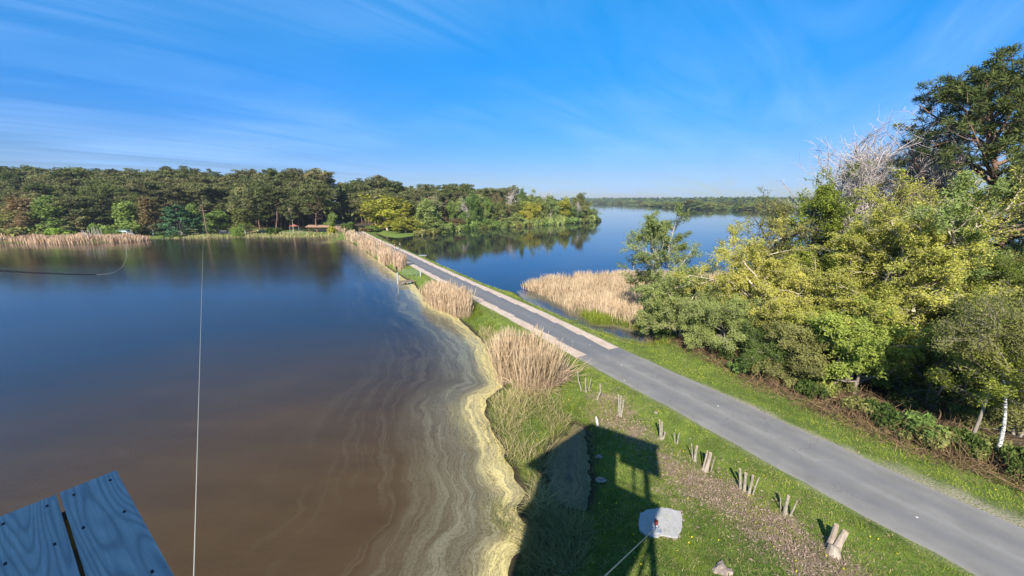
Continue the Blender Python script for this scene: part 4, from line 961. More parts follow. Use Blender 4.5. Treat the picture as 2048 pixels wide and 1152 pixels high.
tag(link('grass', mesh_np('grass', V, F, L_GRASS, False, dict(tint=a))), 'short green grass on the verges, causeway banks and meadow', 'grass', kind='stuff')
yf = GP[(fine > .55) & (r.random(len(GP)) < .006)]
V, F, a = leafquads(r, np.c_[yf, height(yf[:, 0], yf[:, 1]) + .10], .07, r.random(len(yf)), 1.0, np.tile([0, 0, 1.], (len(yf), 1)), 2.)
tag(link('dandelions', mesh_np('dandelions', V, F, leafmat('dandelion_yellow', (.55, .42, .02), (.75, .60, .04), .1, 0), False, dict(tint=a))), 'tiny yellow flowers sprinkled through the verge grass', 'flowers', kind='stuff')
# dry straw mixed into the turf
sel = r.random(len(GP)) < (.06 + .30 * (fine < .42) + .35 * (fbm(GP[:, 0] * .9 + 3, GP[:, 1] * .9, 3) > .60))
V, F, a = blades(r, GP[sel], .06 + .12 * r.random(sel.sum()), .014 + .0007 * R_[sel], .7, 2)
tag(link('dry_grass', mesh_np('dry_grass', V, F, L_SEDGE, False, dict(tint=a))), 'dry straw coloured blades mixed into the verge grass', 'dry grass', kind='stuff')

def bed(name, px, n, hr, wd_, lab, mat=L_REED, z=.25, lean=.12, kind='stuff', seed=1, clump=0, cat='reeds', K=6, plume=1.6, hfun=None, ragged=.6):
    r = np.random.default_rng(seed)
    poly = np.array([un(u, v, z) for u, v in px]) if z is not None else np.array(px)
    P = scatter_in(poly, n, r)
    P = P + r.normal(size=P.shape) * ragged * .3
    nz = fbm(P[:, 0] * .6, P[:, 1] * .6, 3); keep = r.random(len(P)) < np.clip((nz - .28) * 4, .15, 1); P = P[keep]; nz = nz[keep]
    P = P[linedist(RC, P[:, 0], P[:, 1]) > 3.0]; nz = fbm(P[:, 0] * .6, P[:, 1] * .6, 3)
    h = (hr[0] + (hr[1] - hr[0]) * r.random(len(P)) ** .7) * (.72 + .56 * nz)
    fan = None
    if clump: c = P.mean(0); fan = np.c_[(P - c) * clump, np.zeros(len(P))]
    tn = np.clip(.25 + .5 * r.random(len(P)) + .8 * (nz - .5), 0, 1)
    V, F, a = blades(r, P, h, wd_ * (.6 + .8 * r.random(len(P))), lean, K, tn, plume, None, fan)
    o = link(name, mesh_np(name, V, F, mat, False, dict(tint=a))); tag(o, lab, cat, None, kind); return o
bed('reed_clump', [(996, 758), (1060, 800), (1108, 792), (1100, 755), (1060, 738), (1005, 730)], 3400, (2.2, 3.5), .028, 'largest pinkish dry reed clump on the pond bank beside the road', lean=.10, seed=701, clump=.07, kind=None, cat='reeds')
bed('bent_reeds', [(1030, 790), (1100, 800), (1140, 775), (1110, 745), (1050, 770)], 1400, (.8, 1.9), .028, 'bent and flattened dry reeds at the foot of the largest reed clump', lean=.55, seed=702)
bed('reed_strip', [(842, 600), (872, 618), (905, 630), (938, 640), (945, 622), (905, 603), (865, 590)], 3600, (1.5, 2.7), .035, 'dry reed strip between the sluice and the first open grass on the causeway bank', lean=.08, seed=703)
bed('reed_strip', [(786, 536), (800, 544), (820, 538), (812, 529), (795, 522)], 1300, (1.6, 2.8), .05, 'dry reed clump on the far side of the sluice', lean=.08, seed=704)
bed('reed_strip', [(756, 521), (770, 530), (786, 530), (782, 514), (764, 504)], 1600, (1.8, 3.0), .06, 'pinkish dry reed clump on the causeway, second beyond the sluice', lean=.08, seed=705)
bed('reed_strip', [(716, 494), (730, 503), (750, 514), (756, 505), (738, 488), (722, 482)], 2400, (1.9, 3.2), .07, 'long dry reed strip on the far half of the causeway', lean=.08, seed=706)
bed('reed_strip', [(690, 478), (704, 485), (716, 486), (712, 478), (700, 473)], 800, (1.6, 2.8), .09, 'small dry reed clump nearest the far end of the causeway', lean=.1, seed=707)
bed('reed_strip', [(668, 468), (694, 470), (694, 464), (672, 462)], 700, (1.6, 2.8), .10, 'dry reed patch on the bank corner by the white notice posts', lean=.1, seed=708)
bed('reed_bed', [(1046, 574), (1078, 586), (1118, 604), (1150, 624), (1200, 634), (1262, 652), (1300, 662), (1420, 640), (1470, 600), (1480, 560), (1440, 556), (1270, 552), (1160, 556), (1090, 563)], 30000, (.9, 1.75), .05, 'broad dry reed bed reaching into the lake right of the causeway', K=4, plume=0, lean=.12, seed=709)
bed('reed_bed', [(1150, 618), (1185, 645), (1250, 650), (1290, 668), (1300, 650), (1220, 632)], 5000, (.4, 1.0), .03, 'low green marsh grass between the ditch and the reed bed', mat=L_GRASS, lean=.3, seed=710, cat='marsh grass', K=4, plume=0)
bed('ditch_sedge', [(1090, 618), (1150, 646), (1220, 672), (1290, 694), (1340, 706), (1300, 680), (1230, 668), (1150, 637)], 4200, (.25, .7), .02, 'bluish green sedge along the road side of the ditch', mat=L_GRASS, lean=.3, seed=711, cat='sedge', K=4, plume=0)
bed('pond_reeds', [(10, 484), (127, 486), (280, 482), (300, 478), (180, 476), (60, 477), (5, 480)], 12000, (1.1, 2.0), .14, 'long pale dry reed bed on the far left bank of the pond', K=4, plume=0, lean=.08, seed=712)
bed('pond_reeds', [(-160, 486), (10, 486), (10, 479), (-160, 480)], 2200, (1.5, 2.7), .16, 'dry reed bed running out of the frame on the far left bank', lean=.08, seed=713)
bed('bank_sedge', [(300, 477), (406, 475), (520, 473), (600, 473.5), (680, 472), (676, 469), (560, 470), (420, 472)], 2600, (.4, 1.1), .14, 'low straw coloured sedge fringe along the middle of the far pond bank', mat=L_SEDGE, lean=.3, seed=714, cat='sedge', K=4, plume=0)
bed('shore_sedge', [(978, 800), (985, 860), (1020, 915), (1060, 950), (1100, 900), (1120, 860), (1140, 830), (1120, 795), (1060, 800), (1010, 785)], 3000, (.25, 1.15), .020, 'yellowish dry sedge and reeds between the pollen edged shore and the tower shadow', mat=L_SEDGE, lean=.5, seed=715, cat='sedge', K=5, plume=0)
bed('shore_sedge', [(985, 665), (1000, 700), (1010, 740), (1000, 760), (975, 700), (960, 660)], 1500, (.4, 1.1), .02, 'dark green and straw sedge on the bank left of the largest reed clump', mat=L_REEDG, lean=.35, seed=716, cat='sedge', K=4, plume=0)
bed('shore_sedge', [(932, 640), (990, 690), (1010, 690), (970, 640), (940, 615)], 3000, (.3, .8), .022, 'green sedge below the open grass of the causeway bank', mat=L_GRASS, lean=.35, seed=717, cat='sedge', K=4, plume=0)
bed('shore_sedge', [(1060, 1080), (1075, 1030), (1130, 1030), (1170, 1060), (1150, 1152), (1060, 1152)], 6500, (.3, .8), .016, 'dark sedge tussocks in the tower shadow beside the pond', mat=L_TUSS, lean=.6, seed=718, cat='sedge', K=5, plume=0)
bed('shore_sedge', [(985, 1005), (1022, 1010), (1026, 1070), (990, 1060)], 1500, (.3, .8), .012, 'small island of green and straw sedge in the yellow pollen', mat=L_TUSS, lean=.6, seed=719, cat='sedge', K=5, plume=0, z=0)
bed('shore_sedge', [(1062, 960), (1085, 915), (1095, 1020), (1070, 1030)], 2200, (.4, 1.0), .016, 'shaded dry sedge between the pollen shore and the small pool', mat=L_SEDGE, lean=.6, seed=720, cat='sedge', K=5, plume=0)
bed('sedge_tufts', [(978, 805), (985, 860), (1020, 915), (1060, 950), (1100, 900), (1120, 860), (1150, 830), (1130, 795), (1060, 800), (1010, 785)], 3200, (.15, .6), .018, 'green blades growing up between the dry shore sedge', mat=L_GRASS, lean=.6, seed=723, cat='grass tufts', K=4, plume=0, ragged=1.5)
bed('pool_sedge', [(1100, 870), (1135, 852), (1160, 842), (1185, 880), (1196, 930), (1192, 1010), (1150, 1035), (1110, 1015), (1080, 960)], 2600, (.15, .5), .014, 'thin shaded sedge growing in and around the small dark pool', mat=L_TUSS, lean=.7, seed=722, cat='sedge', K=4, plume=0, ragged=1.5)
bed('meadow_tufts', [(1130, 800), (1240, 820), (1260, 870), (1190, 850), (1140, 830)], 1600, (.2, .5), .014, 'fresh grass tufts and sedge above the tip of the tower shadow', mat=L_GRASS, lean=.5, seed=721, cat='grass tufts', K=4, plume=0)

# ------------------------------------------------------------------ cut stumps along the verge
def gpt(u, v, dz=0.):
    """ground point under a pixel, following the terrain"""
    z = .6
    for _ in range(4):
        x, y = un(u, v, z); z = hz(x, y)
    return Vector((x, y, z + dz))
def ray_at_y(u, v, y):
    X = (u - 1024) / FPX; Z = (576 - v) / FPX; t_ = y / (CP + Z * SP)
    return Vector((X * t_, y, CH + t_ * (-SP + Z * CP)))
m_cut, t = newmat('fresh_cut_wood')
n = noise(t, 30, 3); out(t, princ(t, ramp(t, n, [(.3, (.36, .26, .16)), (.7, (.52, .40, .28))]), .8))
M_STEM = barkmat('coppice_stem_bark', (.14, .12, .08), (.36, .32, .25), 9, (1, 1, .6))
M_RAW = barkmat('debarked_stump_wood', (.14, .11, .08), (.42, .34, .27), 6)
def stump(stems, label, raw=False, name='cut_stump'):
    """stems: (base px, top px, radius, [mid px offset])"""
    b0 = gpt(*stems[0][0]); root = empty(name, b0)
    for s in stems:
        b = gpt(*s[0]); tp = ray_at_y(s[1][0], s[1][1], b.y + .03); R_ = s[2]
        mid = (b + tp) / 2 + (Vector((s[3] * .01, 0, 0)) if len(s) > 3 else Vector((rnd.uniform(-.02, .02), 0, 0)))
        base = b - Vector((0, 0, .12))
        pts = [base, b + (mid - b) * .25, mid, mid + (tp - mid) * .55, tp]
        o = MB().tube([p - b0 for p in pts], [R_ * 1.75, R_ * 1.25, R_ * 1.02, R_, R_ * .95], 9).build('stem', M_RAW if raw else M_STEM, root, smooth=False)
        dirv = (tp - mid).normalized()
        MB().tube([tp - b0, tp - b0 + dirv * .012], R_ * .88, 9).build('cut_face', m_cut, o)
    # root flare chips
    tag(root, label, 'stump'); return root
stump([((1163, 781), (1155, 743), .045, -6)], 'tall thin grey cut stem furthest left, at the edge of the bent reeds')
stump([((1172, 784), (1171, 756), .05), ((1178, 781), (1182, 757), .035)], 'pair of thin upright cut stems right of the leftmost tall stem')
stump([((1194, 799), (1200, 768), .05, 14)], 'single crooked cut stem left of the three stemmed stump by the shadow tip')
stump([((1237, 830), (1237, 790), .055), ((1240, 832), (1242, 792), .05), ((1242, 834), (1247, 801), .05)], 'stump with three tight upright grey stems beyond the tower shadow', )
stump([((1321, 878), (1319, 840), .05), ((1323, 879), (1324, 844), .045), ((1326, 878), (1330, 864), .045)], 'stump with two tall stems and a short one at the shadow corner')
stump([((1350, 886), (1348, 866), .025), ((1354, 888), (1359, 866), .03)], 'smallest stump with two thin short stems in green weeds')
stump([((1385, 918), (1383, 888), .03), ((1389, 922), (1394, 892), .065)], 'stump with one thin and one thick upright stem left of the pale torn stump')
stump([((1405, 940), (1415, 902), .04), ((1411, 943), (1421, 906), .085), ((1421, 945), (1430, 914), .018)], 'thick pale torn stump with a leaning splinter stem and a thin twig beside it', True)
stump([((1481, 977), (1480, 938), .055), ((1488, 983), (1491, 946), .06), ((1497, 989), (1506, 951), .055), ((1505, 990), (1518, 955), .03)], 'stump with four upright stems in a row')
stump([((1562, 1020), (1561, 996), .025), ((1569, 1028), (1577, 992), .065), ((1580, 1032), (1594, 1002), .032)], 'stump with a thick middle stem and a thin stem leaning right, in green weeds')
stump([((1658, 1092), (1673, 1050), .095), ((1670, 1102), (1691, 1063), .12)], 'largest stump, two thick V shaped trunks at lower right', True)
# root stock of the largest one
MB().tube([gpt(1667, 1108) - Vector((0, 0, .1)), gpt(1667, 1104) + Vector((.02, .05, .26))], [.27, .17], 10).build('root_flare', M_RAW, None)
o = bpy.data.objects['root_flare']; pr_ = [x for x in bpy.data.objects if x.get('label', '').startswith('largest stump')][0]; o.parent = pr_; o.location = -pr_.location
# pale stake
b = gpt(1196, 851); tp = ray_at_y(1192, 833, b.y)
o = MB().tube([(0, 0, -.15), tuple((tp - b) * .6), tuple(tp - b)], [.07, .075, .03], 6).build('marker_stake', barkmat('weathered_grey_stake', (.45, .47, .48), (.68, .68, .66), 8), loc=b); tag(o, 'short pale grey pointed stake in the grass at the top edge of the tower shadow', 'stake')
def rockmesh(seed, s):
    r = np.random.default_rng(seed); bm_ = []
    import bmesh
    bm = bmesh.new(); bmesh.ops.create_icosphere(bm, subdivisions=2, radius=1)
    for v in bm.verts:
        k = 1 + r.normal() * .16; v.co = Vector((v.co.x * s[0] * k, v.co.y * s[1] * k, v.co.z * s[2] * k))
    me = bpy.data.meshes.new('rock'); bm.to_mesh(me); bm.free(); return me
m_rock = barkmat('pinkish_stone', (.14, .10, .08), (.36, .29, .24), 6, (1, 1, 1))
for k, (u, v, s, lab) in enumerate([(1193, 842, .16, 'small stone beside the pale stake'), (1202, 962, .30, 'pale rough root lump in the tower shadow beside the small pool'), (1198, 914, .2, 'dark low root lump in the tower shadow above the pale one'), (1446, 1141, .34, 'flat pinkish stone in the meadow at the bottom edge'), (1312, 825, .14, 'small pale stone on the verge beside the road'), (1130, 1140, .3, 'brownish root lump under the sedge at the bottom edge')]):
    me = rockmesh(k, (s, s * .75, s * .5)); me.materials.append(m_rock)
    o = link('root_lump' if 'root' in lab else 'stone', me, None, gpt(u, v)); tag(o, lab, 'root' if 'root' in lab else 'stone')
m_white, t = newmat('white_limestone_chip'); out(t, princ(t, (.55, .53, .49), .8))
for k, (u, v, lab) in enumerate([(1145, 684, 'small white stone left of the larger white one on the road'), (1180, 690, 'larger white stone on the asphalt between the shoulder ends'), (1243, 730, 'white chip on the asphalt just past the end of the left shoulder'), (1249, 761, 'white chip near the left edge of the road by the crooked stems'), (1436, 812, 'pale chip in the middle of the road abreast of the corner of the tower shadow'), (1834, 1035, 'white chip on the road at lower right')]):
    x, y = un(u, v, 1.04); me = rockmesh(20 + k, (.05, .035, .012)); me.materials.append(m_white); tag(link('road_chip', me, None, (x, y, 1.05)), lab, 'stone')
r = np.random.default_rng(66)

# ------------------------------------------------------------------ concrete anchor pad, guy cable
m_conc, t = newmat('pale_concrete'); n = noise(t, 5, 5); n9 = noise(t, 40, 3)
out(t, princ(t, mix(t, n9, ramp(t, n, [(.3, (.28, .27, .25)), (.7, (.40, .385, .36))]), (.34, .32, .30)), .9, bump(t, n9, .4, .01)))
m_conc_done = True
m_steel, t = newmat('galvanised_steel'); out(t, princ(t, (.45, .47, .49), .45, None, .5, .7))
m_red, t = newmat('rust_red_painted_steel'); n = noise(t, 20, 3); out(t, princ(t, mix(t, n, (.30, .04, .03), (.18, .05, .03)), .6))
m_rope, t = newmat('pale_grey_rope'); out(t, princ(t, (.30, .31, .28), .8, None, .1))
m_rubber, t = newmat('black_cable_sheath'); out(t, princ(t, (.012, .013, .018), .9, None, .1))
pc = gpt(1318, 1046); pad_poly = []
ctr = Vector(un(1318, 1046, pc.z + .05)).to_3d()
for (u, v) in [(1280, 1027), (1296, 1019), (1318, 1015), (1342, 1018), (1361, 1024), (1364, 1045), (1356, 1070), (1352, 1076), (1330, 1071), (1300, 1072), (1282, 1060), (1277, 1042)]:
    x, y = un(u, v, pc.z + .06); pad_poly += [(x - ctr.x + rnd.uniform(-.03, .03), y - ctr.y + rnd.uniform(-.03, .03))]
o = empty('anchor_pad', (ctr.x, ctr.y, pc.z))
dp = dens(pad_poly + [pad_poly[0]], 4)[:-1]; dp = dp + r.normal(size=dp.shape) * .022
MB().poly([tuple(p) for p in dp], -.3, .07).build('slab', m_conc, o, bevel=.02)
tag(o, 'rough pale concrete anchor pad in the meadow, half in tower shadow', 'concrete pad')
for k in range(46):
    i = rnd.randrange(len(dp)); p = dp[i] * rnd.uniform(.97, 1.07); s = rnd.uniform(.03, .06)
    me = rockmesh(100 + k % 6, (1, .8, .5)); me.materials.append(m_rock); q_ = link('rubble_stone', me, o, (p[0], p[1], .03)); q_.scale = (s, s, s); q_.rotation_euler.z = rnd.random() * 6
ap = Vector(un(1314, 1056, pc.z + .2)).to_3d(); ap.z = pc.z + .07
a_ = empty('guy_anchor', ap)
MB().box((0, 0, .02), (.34, .26, .04)).build('base_plate', m_steel, a_)
MB().tube([(0, .02, .03), (-.01, 0, .16), (-.04, -.05, .30)], [.06, .05, .05], 8).build('anchor_lug', m_steel, a_, smooth=True)
MB().tube([(-.02, .03, .28), (-.03, .05, .34), (-.01, .11, .36), (.06, .13, .34)], [.07, .085, .08, .04], 8).build('red_cap', m_red, a_, smooth=True)
for sx in (-.12, .12): MB().tube([(sx, .08, .03), (sx, .08, .09)], .02, 6).build('bolt', m_steel, a_)
tag(a_, 'steel guy anchor with rust red top fixed to the concrete pad', 'anchor')

# ------------------------------------------------------------------ observation tower (its top carries the camera, its shadow lies on the meadow)
E1 = Vector((.81, -.587, 0)).normalized(); E2 = Vector((-.587, -.81, 0)).normalized()
DH = 1.25                                              # deck top below the lens
DC = Vector((-1.505 * DH, 1.272 * DH, CH - DH))          # front left corner of the deck
Mx = Matrix((E1, E2, Vector((0, 0, 1)))).transposed()
def TW(a, b, z): return DC + E1 * a + E2 * b + Vector((0, 0, z - DC.z))
m_board, t = newmat('weathered_grey_board')
tcn = N(t, 'ShaderNodeTexCoord'); oi = N(t, 'ShaderNodeObjectInfo')
add = N(t, 'ShaderNodeVectorMath', operation='ADD'); t.links.new(tcn.outputs['Object'], add.inputs[0])
cx = N(t, 'ShaderNodeCombineXYZ'); t.links.new(math_(t, 'MULTIPLY', oi.outputs['Random'], 31.), cx.inputs[0]); t.links.new(math_(t, 'MULTIPLY', oi.outputs['Random'], 17.), cx.inputs[1]); t.links.new(cx.outputs[0], add.inputs[1])
mpn = N(t, 'ShaderNodeMapping'); mpn.inputs['Scale'].default_value = (.62, 6.5, 6.5); t.links.new(add.outputs[0], mpn.inputs[0])
fld = noise(t, .9, 1.5, mpn.outputs[0], .35, .15)
ringv = math_(t, 'SINE', math_(t, 'MULTIPLY', fld, 150.))
fine_ = N(t, 'ShaderNodeMapping'); fine_.inputs['Scale'].default_value = (3, 90., 90.); t.links.new(add.outputs[0], fine_.inputs[0]); fg = noise(t, 1, 4, fine_.outputs[0], .6)
bc = ramp(t, prange(t, ringv, -1, 1), [(.0, (.40, .375, .335)), (.35, (.54, .505, .45)), (1, (.62, .57, .51))])
bc = mix(t, prange(t, fg, .3, .7, .55, 0), bc, (.25, .25, .26)); bl = noise(t, 5, 4, add.outputs[0]); bc = mix(t, prange(t, bl, .5, .8, 0, .5), bc, (.22, .23, .24))
out(t, princ(t, bc, .75, bump(t, math_(t, 'ADD', ringv, fg), .15, .003), .3))
m_timber = barkmat('brown_tower_timber', (.12, .08, .05), (.26, .18, .11), 4, (1, 1, 1))
m_nail, t = newmat('dark_screw_head'); out(t, princ(t, (.02, .02, .025), .5, None, .5, .6))
tw = empty('observation_tower', (DC.x + E1.x * 2.3 + E2.x * 2.6, DC.y + E1.y * 2.3 + E2.y * 2.6, .6))
def tadd(o): 
    o.parent = tw; o.location = o.location - tw.location if o.location.length > 0 else -tw.location; return o
def tbox(name, a0, a1, b0, b1, z0, z1, mat, bevel=0):
    c = TW((a0 + a1) / 2, (b0 + b1) / 2, (z0 + z1) / 2); o = MB().box((0, 0, 0), (a1 - a0, b1 - b0, z1 - z0)).build(name, mat, tw, bevel=bevel)
    o.location = c - tw.location; o.rotation_euler.z = math.atan2(E1.y, E1.x); return o
def tbeam(name, p, q_, th, mat):
    o = MB().tube([Vector(p) - tw.location, Vector(q_) - tw.location], th, 4).build(name, mat, tw); return o
BW = .142 * DH; GAP = .0085 * DH
DZ = CH - DH
for k in range(24):
    b0 = k * (BW + GAP); off_ = [0, .012, -.01, .006][k % 4] if k else 0
    o = tbox('board', off_ if k != 1 else .004, 4.9, b0, b0 + BW, DZ - .035, DZ, m_board, .003)
    if k < 4:
        for (a, bb) in ((.075, .035), (.075, BW - .03), (.36, .03), (.38, BW - .035), (.80, .03), (.82, BW - .04)):
            s = MB().box((a - 2.45, bb - BW / 2, .0185), (.014, .008, .004)).build('screw', m_nail, o)
for a in (.10, 1.3, 2.5, 3.7, 4.8): tbox('joist', a + .01, a + .08, .03, 3.6, DZ - .19, DZ - .037, m_timber)
tbox('front_beam', .12, 4.7, .175, .235, DZ - .42, DZ - .195, m_timber)
GZ = .5
# posts: the free right hand bay, and the clad stair core on the left
RH = CH + 2.1
for (a, b_) in ((4.55, .55), (4.55, 4.6), (2.9, .55), (.9, 4.6)):
    tbox('post', a - .11, a + .11, b_ - .11, b_ + .11, GZ - .3, RH - .1, m_timber)
m_roofing, t = newmat('dark_roof_felt'); n = noise(t, 6, 4); out(t, princ(t, ramp(t, n, [(.3, (.05, .05, .055)), (.7, (.09, .09, .09))]), .9))
def tpoly(name, pts, z0, z1, mat):
    P = [TW(a, b, 0) for a, b in pts]; return MB().poly([(p.x - tw.location.x, p.y - tw.location.y) for p in P], z0 - tw.location.z, z1 - tw.location.z).build(name, mat, tw)
tpoly('roof', [(1.1, .12), (5.24, .0), (5.24, 1.6), (3.25, 2.0), (3.25, 5.9), (-.04, 5.8)], 16.02, 16.14, m_roofing)
# clad stair core: vertical boards on its four sides
def wall(a0, b0, a1, b1, z0, z1):
    L = math.hypot(a1 - a0, b1 - b0); n = max(1, int(L / .2)); ang_ = math.atan2(b1 - b0, a1 - a0)
    for k in range(n):
        f = (k + .5) / n; p = TW(a0 + (a1 - a0) * f, b0 + (b1 - b0) * f, (z0 + z1) / 2)
        o = MB().box((0, 0, 0), (L / n - .004, .03, z1 - z0)).build('cladding_board', m_timber, tw)
        d = (E1 * (a1 - a0) + E2 * (b1 - b0)); o.location = p - tw.location; o.rotation_euler.z = math.atan2(d.y, d.x)
wall(.9, 1.8, 3.2, 1.8, GZ, 16.0); wall(.9, 5.6, 3.2, 5.6, GZ, 16.0); wall(.9, 1.83, .9, 5.57, GZ, 16.0); wall(3.2, 1.83, 3.2, 5.57, GZ, 16.0)
tbox('fascia', 3.1, 5.2, .36, .40, 14.35, 16.0, m_timber)
tbox('mullion', 3.82, 3.92, .34, .44, DZ + .02, 14.34, m_timber)
for z in (DZ + .5, ): tbox('rail', 3.1, 5.0, .36, .42, z, z + .06, m_timber)
tbeam('brace', TW(4.55, .55, 6.2), TW(4.55, 4.6, 10.6), .08, m_timber); tbeam('brace', TW(4.55, .55, 11.6), TW(2.9, .55, 7.2), .08, m_timber)
tbeam('brace', TW(4.55, .55, 2.2), TW(2.9, .55, 6.6), .08, m_timber)
for z in (4.4, 8.6): tbox('crossbeam', 2.9, 4.66, .50, .60, z, z + .16, m_timber)
tag(tw, 'tall timber observation tower whose grey board deck corner fills the lower left', 'tower')

def cable(name, pts, rad, mat, label, k=6):
    o = empty(name, pts[0]) if False else MB().tube([Vector(p) - Vector(pts[0]) for p in pts], rad, k).build(name, mat, None, pts[0], smooth=True)
    tag(o, label, 'cable'); return o
def sagline(a, b, sag, n=24):
    a, b = Vector(a), Vector(b); return [a.lerp(b, i / n) - Vector((0, 0, sag * 4 * (i / n) * (1 - i / n))) for i in range(n + 1)]
def along(u, v, t_):
    X = (u - 1024) / FPX; Z = (576 - v) / FPX; return Vector((X * t_, (CP + Z * SP) * t_, CH + (-SP + Z * CP) * t_))
PD = far_d(412) + 7; pole_b = Vector((gx(415, PD, 1), PD, hz(gx(415, PD, 1), PD)))
pole_t = Vector((gx(406, PD, 10), PD, topz(409, PD)))
po = empty('utility_pole', pole_b)
MB().tube([Vector((0, 0, -.4)), (pole_t - pole_b) * .5, pole_t - pole_b], [.24, .20, .16], 8).build('mast', BARK_PINE, po)
MB().tube([(pole_t - pole_b) * .80 + Vector((-1.6, 0, 0)), (pole_t - pole_b) * .80 + Vector((1.6, 0, 0))], .09, 6).build('crossarm', BARK_PINE, po)
tag(po, 'leaning bare timber pole with a crossarm on the far pond bank right of the cedar', 'pole')
cable('zip_cable', sagline(pole_b.lerp(pole_t, .8), along(386, 1210, 3.2), .5, 40), .0045, m_rope, 'thin pale cable running from the far leaning pole down to the tower')
near_a = TW(.05, -.02, DZ - .1)
cable('guy_cable', [ap + Vector((0, 0, .2)), along(1208, 1154, 6.2), along(1208, 1154, 6.2) + (along(1208, 1154, 6.2) - ap) * .55], .013, m_steel, 'grey guy cable rising from the red topped anchor on the concrete pad')
pts = [along(u, v, 5.0) for u, v in [(-120, 533), (0, 541), (60, 545), (130, 548), (192, 549.5)]]
cable('black_cable', pts, [.012, .011, .010, .009, .006], m_rubber, 'black cable end entering the frame from the left above the pond')
pts = [along(u, v, 5.0) for u, v in [(192, 549.5), (215, 548), (232, 543), (244, 534), (251, 522), (253, 508), (253, 492)]]
cable('cable_tail', pts, .0010, m_rope, 'fine pale line curling up from the end of the black cable')

# ------------------------------------------------------------------ sluice on the causeway
def gstand(u, v, z=.0): x, y = un(u, v, z); return Vector((x, y, z))
m_grey, t = newmat('pale_grey_painted_steel'); out(t, princ(t, (.36, .38, .38), .5, None, .4, .2))
m_green, t = newmat('grey_green_railing_paint'); out(t, princ(t, (.16, .23, .20), .6, None, .4, .1))
b = gstand(796, 567, 0); g_ = empty('water_gauge', b)
MB().box((0, 0, .85), (.26, .16, 2.1)).build('gauge_post', m_grey, g_, bevel=.01)
MB().box((-.02, 0, 2.45), (.14, .12, 1.1)).build('black_mast', m_rubber, g_, bevel=.01)
MB().box((-.02, -.1, 2.72), (.22, .16, .3)).build('sensor_box', m_rubber, g_, bevel=.01)
for k in range(6): MB().box((.0, -.083, .25 + k * .28), (.2, .006, .05)).build('gauge_mark', m_rubber, g_)
tag(g_, 'pale water gauge post with black top standing in the pollen beside the sluice', 'gauge')
c0, c1 = gstand(799, 566, .4), gstand(826, 563, .4); sl = empty('sluice_platform', c0)
dvec = (c1 - c0); ln = dvec.length; dv = dvec.normalized(); nv = Vector((-dv.y, dv.x, 0))
for k in range(11):
    p = dv * (ln * (k + .5) / 11); o = MB().box((0, 0, 0), (ln / 11 - .02, 1.1, .05)).build('plank', m_timber, sl); o.location = p + Vector((0, 0, .25)); o.rotation_euler.z = math.atan2(dv.y, dv.x)
for s_ in (-.5, .5):
    MB().tube([nv * s_ + Vector((0, 0, .15)), dv * ln + nv * s_ + Vector((0, 0, .15))], .06, 4).build('bearer', m_steel, sl)
    for k in range(3): q_ = dv * (ln * k / 2) + nv * s_; MB().tube([q_ + Vector((0, 0, -.9)), q_ + Vector((0, 0, .25))], .07, 6).build('pile', m_timber, sl)
tag(sl, 'small plank sluice walkway with dark timbers beside the water gauge', 'walkway')
r0, r1 = gstand(806, 551, .6), gstand(842, 552, .8); rl = empty('sluice_railing', r0); rv = r1 - r0
for k in range(5): MB().tube([rv * k / 4 + Vector((0, 0, -.2)), rv * k / 4 + Vector((0, 0, 1.1))], .035, 6).build('rail_post', m_green, rl)
for z in (.35, .7, 1.08): MB().tube([Vector((0, 0, z)), rv + Vector((0, 0, z))], .028, 6).build('rail', m_green, rl)
tag(rl, 'grey green steel railing between the sluice walkway and the road', 'railing')
b = gstand(841, 553, .9); s_ = empty('marker_post', b)
MB().box((0, 0, .55), (.16, .10, 1.2)).build('post', m_grey, s_, bevel=.01); MB().box((0, -.06, 1.02), (.22, .03, .2)).build('plate', m_grey, s_, bevel=.005)
tag(s_, 'short pale marker post at the road side end of the sluice railing', 'marker post')
for (u, v, lab) in ((669, 460, 'left one of two small pale notice posts on the bank corner'), (672.5, 461, 'right one of two small pale notice posts on the bank corner')):
    b = gpt(u, v); s_ = empty('notice_post', b); MB().box((0, 0, .9), (.16, .12, 1.9)).build('post', m_grey, s_); MB().box((0, -.1, 1.5), (.7, .05, .6)).build('board', m_white, s_); tag(s_, lab, 'notice post')
b = gstand(842, 512.5, .15); s_ = empty('landing_stage', b)
for k in range(6): MB().box((-1.2 + k * .48, 0, .2), (.42, 1.5, .07)).build('plank', m_grey, s_)
for x_ in (-1.3, 1.3): MB().box((x_, -.5, -.2), (.12, .12, 1.2)).build('pile', m_timber, s_); MB().box((x_, .5, -.2), (.12, .12, 1.2)).build('pile', m_timber, s_)
tag(s_, 'small pale landing stage at the lake edge of the causeway', 'landing stage')

# ------------------------------------------------------------------ things on the far bank
van_p = gpt(249, 470); D = far_d(249) + 13; x = gx(249, D, 1.5); vz = hz(x, D)
m_vanw, t = newmat('white_vehicle_paint'); out(t, princ(t, (.72, .74, .74), .3, None, .5))
m_teal, t = newmat('teal_awning'); out(t, princ(t, (.12, .28, .27), .6))
m_glass, t = newmat('dark_window_glass'); out(t, princ(t, (.02, .025, .03), .08, None, .5))
m_tyre, t = newmat('tyre_rubber'); out(t, princ(t, (.02, .02, .02), .8))
v_ = empty('parked_van', (x, D, vz), .15)
def prism(name, prof_, wd, mat, par):
    m = MB(); n = len(prof_)
    m.v = [(p[0], -wd / 2, p[1]) for p in prof_] + [(p[0], wd / 2, p[1]) for p in prof_]
    m.f = [tuple(range(n)), tuple(range(n, 2 * n))[::-1]] + [(i, n + i, n + (i + 1) % n, (i + 1) % n) for i in range(n)]
    return m.build(name, mat, par, bevel=.06)
